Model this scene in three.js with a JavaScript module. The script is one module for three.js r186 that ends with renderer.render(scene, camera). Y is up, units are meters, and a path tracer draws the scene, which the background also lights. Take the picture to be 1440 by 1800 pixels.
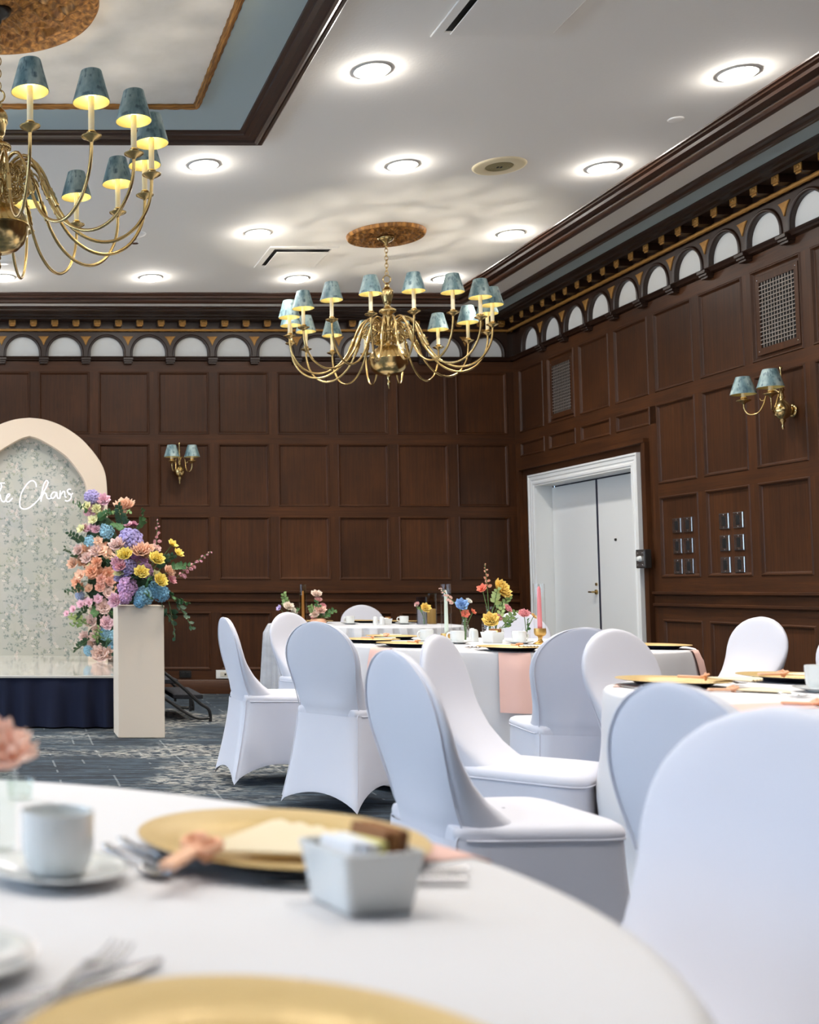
import * as THREE from 'three';
import { mergeGeometries, mergeVertices, toCreasedNormals } from 'three/addons/utils/BufferGeometryUtils.js';
import { RoundedBoxGeometry } from 'three/addons/geometries/RoundedBoxGeometry.js';

// ---------------------------------------------------------------- camera, sky, exposure
const scene = new THREE.Scene();
const camera = new THREE.PerspectiveCamera(2 * Math.atan(900 / 2054) * 180 / Math.PI, 1.6, 0.05, 60);
camera.position.set(0, 1.05, 0);
camera.rotation.set(THREE.MathUtils.degToRad(3.765), 0, THREE.MathUtils.degToRad(0.09), 'YXZ');
camera.setViewOffset(2880, 1800, 1440, 0, 1440, 1800);   // the picture is the right half of a wide shot
camera.focus = 6.5; camera.userData.fStop = 2.3;
scene.background = new THREE.Color(0.55, 0.75, 1.0);      // even daylight outside the windows
scene.backgroundIntensity = 9.0;
const renderer = new THREE.WebGLRenderer({ antialias: true });
renderer.toneMapping = THREE.LinearToneMapping;
renderer.toneMappingExposure = 1.16;
renderer.shadowMap.enabled = true;
const SPOT_I = 6.2, BULB_I = 0.21, SPOT_C = new THREE.Color(1.0, 0.955, 0.90), BULB_C = new THREE.Color(1.0, 0.92, 0.80);

// ---------------------------------------------------------------- helpers
const rng = (s) => () => { s = (s + 0x6d2b79f5) | 0; let t = Math.imul(s ^ (s >>> 15), 1 | s); t = (t + Math.imul(t ^ (t >>> 7), 61 | t)) ^ t; return ((t ^ (t >>> 14)) >>> 0) / 4294967296; };
const V = (x, y, z) => new THREE.Vector3(x, y, z);
const PI = Math.PI;
const used = {};
const numbered = (n) => { used[n] = (used[n] ?? -1) + 1; return used[n] ? n + '_' + String(used[n]).padStart(3, '0') : n; };
function thing(name, label, category, pos = [0, 0, 0], turn = 0, group) {
  const o = new THREE.Group(); o.name = numbered(name); o.position.set(...pos); o.rotation.y = turn;
  o.userData = { label, category }; if (group) o.userData.group = group;
  scene.add(o); return o;
}
function part(parent, name, geo, mat, label) {
  const m = new THREE.Mesh(geo, mat); m.name = name; if (label) m.userData.label = label;
  m.castShadow = m.receiveShadow = true; parent.add(m); return m;
}
function single(name, label, category, geo, mat, pos = [0, 0, 0], turn = 0, group) {
  const m = new THREE.Mesh(geo, mat); m.name = numbered(name); m.castShadow = m.receiveShadow = true;
  m.position.set(...pos); m.rotation.y = turn; m.userData = { label, category }; if (group) m.userData.group = group;
  scene.add(m); return m;
}
function struct(name, geo, mat) {
  const m = geo ? new THREE.Mesh(geo, mat) : new THREE.Group(); m.name = name; m.castShadow = m.receiveShadow = true;
  m.userData = { kind: 'structure' }; scene.add(m); return m;
}
function copy(o, label, pos, turn) {
  const c = o.clone(); c.name = numbered(o.name.replace(/_\d+$/, '')); c.userData = { ...o.userData, label };
  c.position.set(...pos); c.rotation.set(0, turn, 0); scene.add(c); return c;
}
const xf = (g, p = [0, 0, 0], r = [0, 0, 0], s = [1, 1, 1]) => g.applyMatrix4(new THREE.Matrix4().compose(V(...p), new THREE.Quaternion().setFromEuler(new THREE.Euler(...r)), V(...s)));
function merge(list) {
  return mergeGeometries(list.map((g) => { const q = g.index ? g.toNonIndexed() : g; for (const k of Object.keys(q.attributes)) if (!['position', 'normal', 'uv', 'color'].includes(k)) q.deleteAttribute(k); q.morphAttributes = {}; return q; }));
}
// uv in metres from the dominant normal; turn = grain along x instead of y
function uvBox(g0, ox = 0, oy = 0, turn = false) {
  const g = g0.index ? g0.toNonIndexed() : g0; if (!g.attributes.normal) g.computeVertexNormals();
  const p = g.attributes.position, n = g.attributes.normal, uv = new Float32Array(p.count * 2);
  for (let i = 0; i < p.count; i += 3) {
    const k = V(0, 0, 0); for (let j = 0; j < 3; j++) k.add(V(Math.abs(n.getX(i + j)), Math.abs(n.getY(i + j)), Math.abs(n.getZ(i + j))));
    for (let j = i; j < i + 3; j++) {
      let a, b;
      if (k.x >= k.y && k.x >= k.z) { a = p.getZ(j); b = p.getY(j); } else if (k.y >= k.z) { a = p.getZ(j); b = p.getX(j); } else { a = p.getX(j); b = p.getY(j); }
      if (turn && !(k.y > k.x && k.y > k.z)) [a, b] = [b, a];
      uv[j * 2] = a + ox; uv[j * 2 + 1] = b + oy;
    }
  }
  g.setAttribute('uv', new THREE.BufferAttribute(uv, 2)); return g;
}
const box = (w, h, d, x = 0, y = 0, z = 0) => new THREE.BoxGeometry(w, h, d).translate(x, y, z);
const rbox = (w, h, d, r = 0.004, s = 1) => new RoundedBoxGeometry(w, h, d, s, r);
const lathe = (pts, seg = 24, a0 = 0, a1 = PI * 2) => new THREE.LatheGeometry(pts.map(([x, y]) => new THREE.Vector2(Math.max(x, 0), y)), seg, a0, a1);
const curve = (pts, closed = false) => new THREE.CatmullRomCurve3(pts.map((p) => V(...p)), closed, 'centripetal');
const tube = (pts, r, seg = 16, rad = 6, closed = false) => new THREE.TubeGeometry(curve(pts, closed), seg, r, rad, closed);
// surface through rings of points; rings[i][j] = [x,y,z]
function loft(rings, closedU = true) {
  const n = rings[0].length, pos = [], uv = [], idx = [], w = closedU ? n + 1 : n;
  rings.forEach((r, i) => { for (let j = 0; j < w; j++) { pos.push(...r[j % n]); uv.push(j / (w - 1), i / (rings.length - 1)); } });
  for (let i = 0; i < rings.length - 1; i++) for (let j = 0; j < w - 1; j++) { const a = i * w + j, b = a + 1, c = a + w, d = c + 1; idx.push(a, b, c, b, d, c); }
  const g = new THREE.BufferGeometry(); g.setAttribute('position', new THREE.Float32BufferAttribute(pos, 3)); g.setAttribute('uv', new THREE.Float32BufferAttribute(uv, 2)); g.setIndex(idx);
  g.computeVertexNormals();
  if (closedU) { // join the seam
    const N = g.attributes.normal; for (let i = 0; i < rings.length; i++) { const a = i * w, b = a + w - 1, v = V(N.getX(a) + N.getX(b), N.getY(a) + N.getY(b), N.getZ(a) + N.getZ(b)).normalize(); N.setXYZ(a, v.x, v.y, v.z); N.setXYZ(b, v.x, v.y, v.z); }
  }
  return g;
}
// profile [[a,b],...] swept along x from x0 to x1 (a -> z, b -> y), flat shaded
function sweepX(prof, x0, x1) {
  const pos = []; const q = (a, b, c, d) => pos.push(...a, ...b, ...c, ...a, ...c, ...d);
  for (let i = 0; i < prof.length - 1; i++) { const [a, b] = prof[i], [c, d] = prof[i + 1]; q([x0, b, a], [x0, d, c], [x1, d, c], [x1, b, a]); }
  const g = new THREE.BufferGeometry(); g.setAttribute('position', new THREE.Float32BufferAttribute(pos, 3)); g.computeVertexNormals(); return uvBox(toCreasedNormals(g, 0.7), 0, 0, true);
}
// profile along a horizontal polyline with mitred corners; dir gives inward offset sign
function sweepPath(prof, pts, closed = false) {
  const n = pts.length, rings = [];
  for (let i = 0; i < n; i++) {
    const P0 = pts[(i - 1 + n) % n], P1 = pts[i], P2 = pts[(i + 1) % n];
    let d1 = [P1[0] - P0[0], P1[1] - P0[1]], d2 = [P2[0] - P1[0], P2[1] - P1[1]];
    if (!closed && i === 0) d1 = d2; if (!closed && i === n - 1) d2 = d1;
    const l1 = Math.hypot(...d1), l2 = Math.hypot(...d2), n1 = [-d1[1] / l1, d1[0] / l1], n2 = [-d2[1] / l2, d2[0] / l2];
    const m = [n1[0] + n2[0], n1[1] + n2[1]], k = 2 / (m[0] * m[0] + m[1] * m[1]);
    rings.push(prof.map(([a, b]) => [P1[0] + m[0] * a * k, b, P1[1] + m[1] * a * k]));
  }
  if (closed) rings.push(rings[0]);
  const pos = [];
  for (let i = 0; i < rings.length - 1; i++) for (let j = 0; j < prof.length - 1; j++) { const a = rings[i][j], b = rings[i][j + 1], c = rings[i + 1][j + 1], d = rings[i + 1][j]; pos.push(...a, ...b, ...c, ...a, ...c, ...d); }
  const g = new THREE.BufferGeometry(); g.setAttribute('position', new THREE.Float32BufferAttribute(pos, 3)); g.computeVertexNormals(); return uvBox(toCreasedNormals(g, 0.6), 0, 0, true);
}
const shape = (pts) => { const s = new THREE.Shape(); pts.forEach(([x, y], i) => i ? s.lineTo(x, y) : s.moveTo(x, y)); s.closePath(); return s; };
const extrude = (s, depth, bevel = 0, curveSegments = 8) => new THREE.ExtrudeGeometry(s, { depth, bevelEnabled: bevel > 0, bevelThickness: bevel, bevelSize: bevel, bevelSegments: 1, curveSegments });

// tileable value noise
const lattice = (() => { const r = rng(7), a = new Float32Array(65536); for (let i = 0; i < 65536; i++) a[i] = r(); return a; })();
function vnoise(x, y, px, py, seed = 0) {
  const xi = Math.floor(x), yi = Math.floor(y), fx = x - xi, fy = y - yi, u = fx * fx * (3 - 2 * fx), v = fy * fy * (3 - 2 * fy);
  const at = (i, j) => lattice[((((i % px) + px) % px) * 157 + (((j % py) + py) % py) * 311 + seed * 977) & 65535];
  return (at(xi, yi) * (1 - u) + at(xi + 1, yi) * u) * (1 - v) + (at(xi, yi + 1) * (1 - u) + at(xi + 1, yi + 1) * u) * v;
}
const fbm = (x, y, px, py, o = 4, seed = 0) => { let s = 0, a = 0.5, t = 0; for (let i = 0; i < o; i++) { s += a * vnoise(x, y, px, py, seed + i * 13); t += a; a *= 0.5; x *= 2; y *= 2; px *= 2; py *= 2; } return s / t; };
function tex(w, h, fn, srgb = true, rep = [1, 1]) {
  const d = new Uint8Array(w * h * 4);
  for (let y = 0; y < h; y++) for (let x = 0; x < w; x++) { const c = fn(x / w, y / h, x, y), i = (y * w + x) * 4; for (let k = 0; k < 3; k++) d[i + k] = Math.max(0, Math.min(255, Array.isArray(c) ? c[k] : c)); d[i + 3] = 255; }
  const t = new THREE.DataTexture(d, w, h); t.wrapS = t.wrapT = THREE.RepeatWrapping; t.magFilter = THREE.LinearFilter; t.repeat.set(...rep);
  if (srgb) t.colorSpace = THREE.SRGBColorSpace; t.needsUpdate = true; return t;
}
const mix = (a, b, t) => a.map((v, i) => v + (b[i] - v) * t);
const clamp = (v, a = 0, b = 1) => Math.max(a, Math.min(b, v));

// ---------------------------------------------------------------- materials
const std = (o) => new THREE.MeshStandardMaterial(o), phys = (o) => new THREE.MeshPhysicalMaterial(o);
const hex = (h) => new THREE.Color(h);
const woodTex = tex(512, 1024, (u, v) => {   // 1 m x 2 m of stained oak, grain along v
  const warp = fbm(u * 6, v * 3, 6, 3, 3, 3) * 3, g = fbm(u * 90 + warp, v * 5, 90, 5, 3, 1), f = fbm(u * 220, v * 14, 220, 14, 2, 5), m = fbm(u * 4, v * 6, 4, 6, 4, 9);
  let c = mix([54, 29, 12], [106, 62, 28], clamp(0.15 + 0.55 * g + 0.5 * (m - 0.5) + 0.25 * (f - 0.5)));
  if (f > 0.66) c = mix(c, [38, 20, 10], (f - 0.66) * 2.2);
  return c;
});
const woodBump = tex(512, 1024, (u, v) => 255 * (0.5 + 0.5 * (fbm(u * 220, v * 14, 220, 14, 2, 5) - 0.5)), false);
for (const t of [woodTex, woodBump]) t.repeat.set(1, 0.5);
const wood = (tone, rough = 0.52) => phys({ map: woodTex, color: new THREE.Color(tone, tone * 0.985, tone * 0.96), roughness: rough, bumpMap: woodBump, bumpScale: 0.0008, specularIntensity: 0.6, clearcoat: 0.12, clearcoatRoughness: 0.3 });
const WOODS = [wood(0.74), wood(0.86), wood(0.99), wood(0.8)];
const woodFrame = wood(0.87), woodTrim = phys({ map: woodTex, color: new THREE.Color(0.5, 0.44, 0.42), roughness: 0.4, clearcoat: 0.4, clearcoatRoughness: 0.25 });
const woodDark = phys({ map: woodTex, color: new THREE.Color(0.3, 0.27, 0.25), roughness: 0.45, clearcoat: 0.3, clearcoatRoughness: 0.3 });
const plaster = std({ color: hex('#e8e4dd'), roughness: 0.92, bumpMap: tex(256, 256, (u, v) => 255 * fbm(u * 48, v * 48, 48, 48, 3, 2), false, [2, 2]), bumpScale: 0.0005 });
const plasterTray = std({ map: tex(512, 512, (u, v) => mix([206, 201, 192], [222, 217, 209], fbm(u * 10, v * 10, 10, 10, 4, 4))), roughness: 0.9 });
const bluePaint = std({ color: hex('#a6b5b8'), roughness: 0.85 });
const nichePaint = std({ color: hex('#d6d6d2'), roughness: 0.8 });
const whitePaint = std({ color: hex('#e6e7e5'), roughness: 0.5 });
const gilt = std({ map: tex(256, 256, (u, v) => mix([128, 88, 38], [196, 146, 74], fbm(u * 20, v * 20, 20, 20, 4, 6))), roughness: 0.5, metalness: 0.35 });
const giltDark = std({ map: tex(256, 256, (u, v) => mix([96, 60, 22], [206, 146, 74], clamp(fbm(u * 22, v * 22, 22, 22, 4, 8) * 1.6 - 0.3))), roughness: 0.55, metalness: 0.25 });
const brass = std({ color: new THREE.Color(0.62, 0.46, 0.21), roughness: 0.2, metalness: 1 });
const brassDull = std({ color: new THREE.Color(0.58, 0.42, 0.185), roughness: 0.25, metalness: 0.95 });
const steel = std({ color: new THREE.Color(0.72, 0.72, 0.72), roughness: 0.22, metalness: 1 });
const greyMetal = std({ color: hex('#8f857c'), roughness: 0.5, metalness: 0.4 });
const black = std({ color: hex('#0c0c0d'), roughness: 0.6 }), blackMetal = phys({ color: hex('#121213'), roughness: 0.35, clearcoat: 0.5 });
const ivory = std({ color: hex('#efe6c8'), roughness: 0.55 });
const fabricBump = tex(256, 256, (u, v, x, y) => 128 + 60 * Math.sin(x * PI / 4) * Math.sin(y * PI / 4), false);
const spandex = phys({ color: hex('#dadae3'), roughness: 0.62, sheen: 0.35, sheenRoughness: 0.5, sheenColor: hex('#ffffff') });
const linen = std({ color: hex('#dfddde'), roughness: 0.9 });
const greyLinen = std({ map: tex(256, 256, (u, v) => { const n = fbm(u * 24, v * 24, 24, 24, 3, 3); return mix([186, 188, 194], [214, 215, 219], n); }), roughness: 0.85, side: THREE.DoubleSide });
const pinkCloth = std({ color: hex('#ecc2b6'), roughness: 0.9, side: THREE.DoubleSide });
const china = phys({ color: hex('#e4e7e6'), roughness: 0.18, clearcoat: 0.6, clearcoatRoughness: 0.08 });
const goldPlate = std({ color: hex('#dcbd80'), roughness: 0.34, metalness: 0.2, bumpMap: tex(256, 256, (u, v) => 255 * fbm(u * 40, v * 40, 40, 40, 2, 11), false, [3, 1]), bumpScale: 0.0006 });
const navyUnder = std({ color: hex('#10162a'), roughness: 0.6 });
const glass = phys({ color: 0xffffff, roughness: 0.02, transmission: 1, thickness: 0, ior: 1.45 });
const glassSmoke = phys({ color: hex('#d9c8a6'), roughness: 0.02, transmission: 1, thickness: 0, ior: 1.45 });
const glassBlue = phys({ color: hex('#c2c7dc'), roughness: 0.02, transmission: 1, thickness: 0, ior: 1.45 });
const glassGreen = phys({ color: hex('#f7fbf9'), roughness: 0.04, transmission: 1, thickness: 0, ior: 1.5 });
const shadeTex = tex(512, 256, (u, v) => { const n = fbm(u * 10, v * 5, 10, 5, 5, 2), m = fbm(u * 28, v * 14, 28, 14, 3, 4); let c = mix([90, 120, 128], [172, 190, 190], clamp(n * 1.9 - 0.45)); if (m > 0.56) c = mix(c, [48, 72, 86], clamp((m - 0.56) * 4) * 0.7); return c; });
const shadeMat = std({ map: shadeTex, color: new THREE.Color(1, 0.97, 0.92), roughness: 0.6 });
const shadeIn = std({ color: new THREE.Color(0.52, 0.44, 0.17), roughness: 0.34, metalness: 0.75, side: THREE.DoubleSide });
const bulbMat = std({ color: 0xffffff, emissive: hex('#ffe7b8'), emissiveIntensity: 6, roughness: 0.5 });
const lensMat = std({ color: 0xffffff, emissive: hex('#fffaf2'), emissiveIntensity: 14, roughness: 0.5 });
const neonMat = std({ color: 0xffffff, emissive: hex('#f3ecff'), emissiveIntensity: 1.5, roughness: 0.4 });
const cream = std({ color: hex('#e8d8c4'), roughness: 0.6 });
const flat = (c, r = 0.7, o = {}) => std({ color: hex(c), roughness: r, side: THREE.DoubleSide, ...o });
const leafMats = ['#3f6b3a', '#2c4d33', '#7d9c5e', '#a9bd7c'].map((c) => flat(c, 0.6));
const stemMat = flat('#5f7d4a', 0.7);
// ---------------------------------------------------------------- the room shell
const XR = 5.262, ZB = 11.86, CH = 3.84, ZF = 4.6, DOOR = { z0: 9.66, z1: 11.43, h: 2.07 };
{ // floor
  const W = 1024, H = 1024;   // 2.4 m tile
  const carpetTex = tex(W, H, (u, v, x, y) => {
    const line = fbm(u * 9, v * 150, 9, 150, 3, 1), fine = fbm(u * 60, v * 340, 60, 340, 2, 7), patch = fbm(u * 4, v * 5, 4, 5, 4, 21), dist = fbm(u * 80, v * 160, 80, 160, 3, 31);
    let c = mix([16, 24, 34], [66, 82, 94], clamp(line * 1.7 - 0.42 + (fine - 0.5) * 0.9));
    const k = clamp((patch - 0.44) * 5.5) * clamp((dist - 0.42) * 7);
    c = mix(c, [168, 164, 154], k * 0.85);
    const cell = Math.floor(u * 12), w = fbm(u * 3, v * 20, 3, 20, 2, 50 + cell), off = (u * 12 - cell) - lattice[cell * 91 + 5];
    if (Math.abs(off - 0.04 * Math.sin(v * 6.28)) < 0.03 && vnoise(cell * 3.1, v * 4, 97, 4, 60) > 0.45 && w > 0.46) c = mix(c, [190, 190, 184], 0.4);
    return c;
  }, true, [1 / 2.4, 1 / 2.4]);
  const g = box(2 * XR + 0.4, 0.1, ZB + ZF + 0.4, 0, -0.05, -(ZB - ZF) / 2), p = g.attributes.position, uv = g.attributes.uv;
  for (let i = 0; i < p.count; i++) uv.setXY(i, p.getX(i), p.getZ(i));
  struct('floor', g, std({ map: carpetTex, roughness: 0.97, bumpMap: tex(256, 256, (u, v) => 255 * fbm(u * 60, v * 60, 60, 60, 2, 3), false, [3, 3]), bumpScale: 0.002 }));
}
const ceiling = struct('ceiling', uvBox(box(2 * XR + 0.4, 0.12, ZB + ZF + 0.4, 0, CH + 0.06, -(ZB - ZF) / 2)), plaster);
// tray with a blue border, a rope frame and a dark moulding round it
const TR = { x: 1.63, z0: 3.73, z1: 7.11 };
part(ceiling, 'painted_border', uvBox(box(2 * 1.5, 0.006, 3.1, 0, CH - 0.001, -5.42)), bluePaint, 'pale blue painted border of the ceiling tray');
part(ceiling, 'inner_panel', uvBox(box(2 * 1.13, 0.008, 2.30, 0, CH - 0.002, -5.42)), plasterTray, 'mottled off-white middle of the ceiling tray');
const trayPath = [[-TR.x, -TR.z1], [TR.x, -TR.z1], [TR.x, -TR.z0], [-TR.x, -TR.z0]];
{
  const prof = [[0, CH + 0.01], [0, CH - 0.03], [0.008, CH - 0.036], [0.024, CH - 0.036], [0.03, CH - 0.028], [0.036, CH - 0.04], [0.05, CH - 0.047], [0.064, CH - 0.04], [0.07, CH - 0.028], [0.105, CH - 0.02], [0.11, CH - 0.026], [0.14, CH - 0.026], [0.146, CH - 0.016], [0.17, CH - 0.012], [0.18, CH + 0.01]];
  const t = struct('trim_1', sweepPath(prof, trayPath, true), woodTrim);
}
function ropeGeo(len, r, pitch, strands = 2, seg = 12, k = 0.16) {   // twisted rope along +x
  const n = Math.ceil(len / pitch * 8), rings = [];
  for (let i = 0; i <= n; i++) { const s = i / n * len, R = []; for (let j = 0; j < seg; j++) { const a = j / seg * 2 * PI, q = r * (1 - k + k * Math.abs(Math.cos((a * strands - s / pitch * 2 * PI) / 2)) * 1.6); R.push([s, Math.cos(a) * q, Math.sin(a) * q]); } rings.push(R); }
  return loft(rings);
}
{
  const L = 2.26, g = [];
  const mk = (len) => ropeGeo(len, 0.021, 0.09, 3, 10, 0.22);
  g.push(xf(mk(2 * 1.13), [-1.13, CH - 0.008, -6.57]), xf(mk(2 * 1.13), [-1.13, CH - 0.008, -4.27]));
  g.push(xf(mk(2.3), [1.13, CH - 0.008, -4.27], [0, PI / 2, 0]), xf(mk(2.3), [-1.13, CH - 0.008, -4.27], [0, PI / 2, 0]));
  part(ceiling, 'rope_moulding', merge(g), giltDark, 'gilded rope frame in the ceiling tray');
}
// perimeter mouldings of the ceiling (right, back, left, front)
const rect = (d, db = d) => [[-XR + d, -ZB + db], [XR - d, -ZB + db], [XR - d, ZF - d], [-XR + d, ZF - d]];
{
  const p1 = [[-0.0, CH + 0.01], [0.0, CH - 0.018], [-0.012, CH - 0.02], [-0.012, CH - 0.006], [0, CH + 0.01]];
  // measured towards the room: offset 0 is the wall side
  const prof = [[0, CH + 0.01], [0.004, CH - 0.034], [0.02, CH - 0.055], [0.045, CH - 0.066], [0.07, CH - 0.06], [0.088, CH - 0.044], [0.092, CH - 0.03], [0.13, CH - 0.03], [0.137, CH - 0.038], [0.16, CH - 0.036], [0.168, CH - 0.02], [0.2, CH - 0.017], [0.205, CH - 0.01], [0.225, CH - 0.008], [0.23, CH + 0.01]];
  struct('trim_2', sweepPath(prof, rect(0.79), true), woodTrim);
  const prof2 = [[0, CH + 0.01], [0.0, CH - 0.022], [0.02, CH - 0.032], [0.05, CH - 0.032], [0.06, CH - 0.02], [0.1, CH - 0.016], [0.105, CH + 0.01]];
  struct('trim_3', sweepPath(prof2, rect(0.43, 0.37), true), woodTrim);
  part(ceiling, 'painted_band', sweepPath([[0, CH + 0.002], [0, CH - 0.004], [0.24, CH - 0.004], [0.24, CH + 0.002]], rect(0.2), true), bluePaint, 'narrow pale blue band at the edge of the ceiling');
  // cornice under the ceiling, at the wall
  const prof3 = [[0, 3.70], [0.05, 3.70], [0.05, 3.772], [0.165, 3.775], [0.17, 3.79], [0.20, 3.80], [0.205, 3.812], [0.235, 3.818], [0.245, 3.828], [0.26, CH - 0.008], [0.26, CH + 0.01]];
  struct('trim_4', sweepPath(prof3, rect(0.0, 0.03), true), woodDark);
}
// side walls and front wall, with daylight windows out of the picture on the left and behind
const backing = wood(0.6, 0.6);
const WIN = [[-9.9, -8.1], [-6.7, -4.9], [-3.5, -1.7], [-0.3, 1.5]];
{
  const parts = [], x = -XR - 0.1, seg = (z0, z1, y0, y1) => parts.push(box(0.2, y1 - y0, z1 - z0, x, (y0 + y1) / 2, (z0 + z1) / 2));
  let z = -ZB - 0.2; for (const [a, b] of WIN) { seg(z, a, 0, CH); seg(a, b, 0, 0.9); seg(a, b, 3.0, CH); z = b; } seg(z, ZF + 0.2, 0, CH);
  const w = struct('wall_left', uvBox(merge(parts)), WOODS[1]);
  WIN.forEach(([a, b], i) => {
    const g = struct('window_' + (i + 1)); g.position.set(-XR - 0.1, 0.9, (a + b) / 2);
    const fr = [box(0.06, 2.1, 0.06, 0, 1.05, -0.87), box(0.06, 2.1, 0.06, 0, 1.05, 0.87), box(0.06, 0.06, 1.8, 0, 0.03, 0), box(0.06, 0.06, 1.8, 0, 2.07, 0), box(0.05, 2.1, 0.04, 0, 1.05, 0), box(0.05, 0.04, 1.8, 0, 1.35, 0)];
    part(g, 'window_frame', merge(fr), whitePaint);
    part(g, 'pane', box(0.004, 2.0, 1.7, 0, 1.05, 0), glass);
  });
  struct('wall_front', uvBox(box(2 * XR + 0.4, CH, 0.2, 0, CH / 2, ZF + 0.1)), WOODS[1]);
}
// panelled walls: local frame x along the wall, y up, +z into the room, z = 0 the face of the boards
const ROWS = { top: [2.631, 3.27], mid: [1.893, 2.53], low: [1.149, 1.788], dado: [0.239, 0.817], transom: [2.385, 2.53] };
const PITCH = 0.6105, PW = 0.518, SW = PITCH - PW;
const panelCache = {};
function panelGeo(w, h, k) {
  const key = [w, h, k].join(); if (panelCache[key]) return panelCache[key];
  const prof = [[-0.004, -0.002], [0.004, 0.007], [0.012, 0.006], [0.02, -0.008], [0.026, -0.013]], pos = [], R = (i) => { const [o, z] = prof[i], a = w / 2 - o, b = h / 2 - o; return [[-a, -b, z], [a, -b, z], [a, b, z], [-a, b, z]]; };
  for (let i = 0; i < prof.length - 1; i++) { const A = R(i), B = R(i + 1); for (let j = 0; j < 4; j++) { const a = A[j], b = A[(j + 1) % 4], c = B[(j + 1) % 4], d = B[j]; pos.push(...a, ...b, ...c, ...a, ...c, ...d); } }
  const F = R(prof.length - 1); pos.push(...F[0], ...F[1], ...F[2], ...F[0], ...F[2], ...F[3]);
  const g = new THREE.BufferGeometry(); g.setAttribute('position', new THREE.Float32BufferAttribute(pos, 3)); g.computeVertexNormals();
  return panelCache[key] = uvBox(g, 0.37 * k, 0.61 * k + 0.2);
}
const pr = rng(41);
function addPanel(wall, x, y0, y1, w = PW) { const m = part(wall, 'panel', panelGeo(w, y1 - y0, Math.floor(pr() * 4)), WOODS[Math.floor(pr() * 4)]); m.position.set(x + w / 2, (y0 + y1) / 2, 0); }
const stileCache = {};
function addStile(wall, x0, x1, y0, y1) { const k = Math.floor(pr() * 3), key = [(x1 - x0).toFixed(3), (y1 - y0).toFixed(3), k].join(); stileCache[key] ??= uvBox(box(x1 - x0, y1 - y0, 0.03, 0, 0, -0.015), 0.3 * k + 0.11, 0.5 * k); const m = part(wall, 'stile', stileCache[key], WOODS[k]); m.position.set((x0 + x1) / 2, (y0 + y1) / 2, 0); }
function addRail(wall, x0, x1, y0, y1, mat = woodFrame, name = 'rail', d = 0) { const m = part(wall, name, uvBox(box(x1 - x0, y1 - y0, 0.03 + d, (x0 + x1) / 2, (y0 + y1) / 2, -0.015 + d / 2), pr() * 3, pr(), true), mat); return m; }
function moulding(wall, name, prof, x0, x1, mat) { return part(wall, name, sweepX(prof, x0, x1), mat); }
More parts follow.
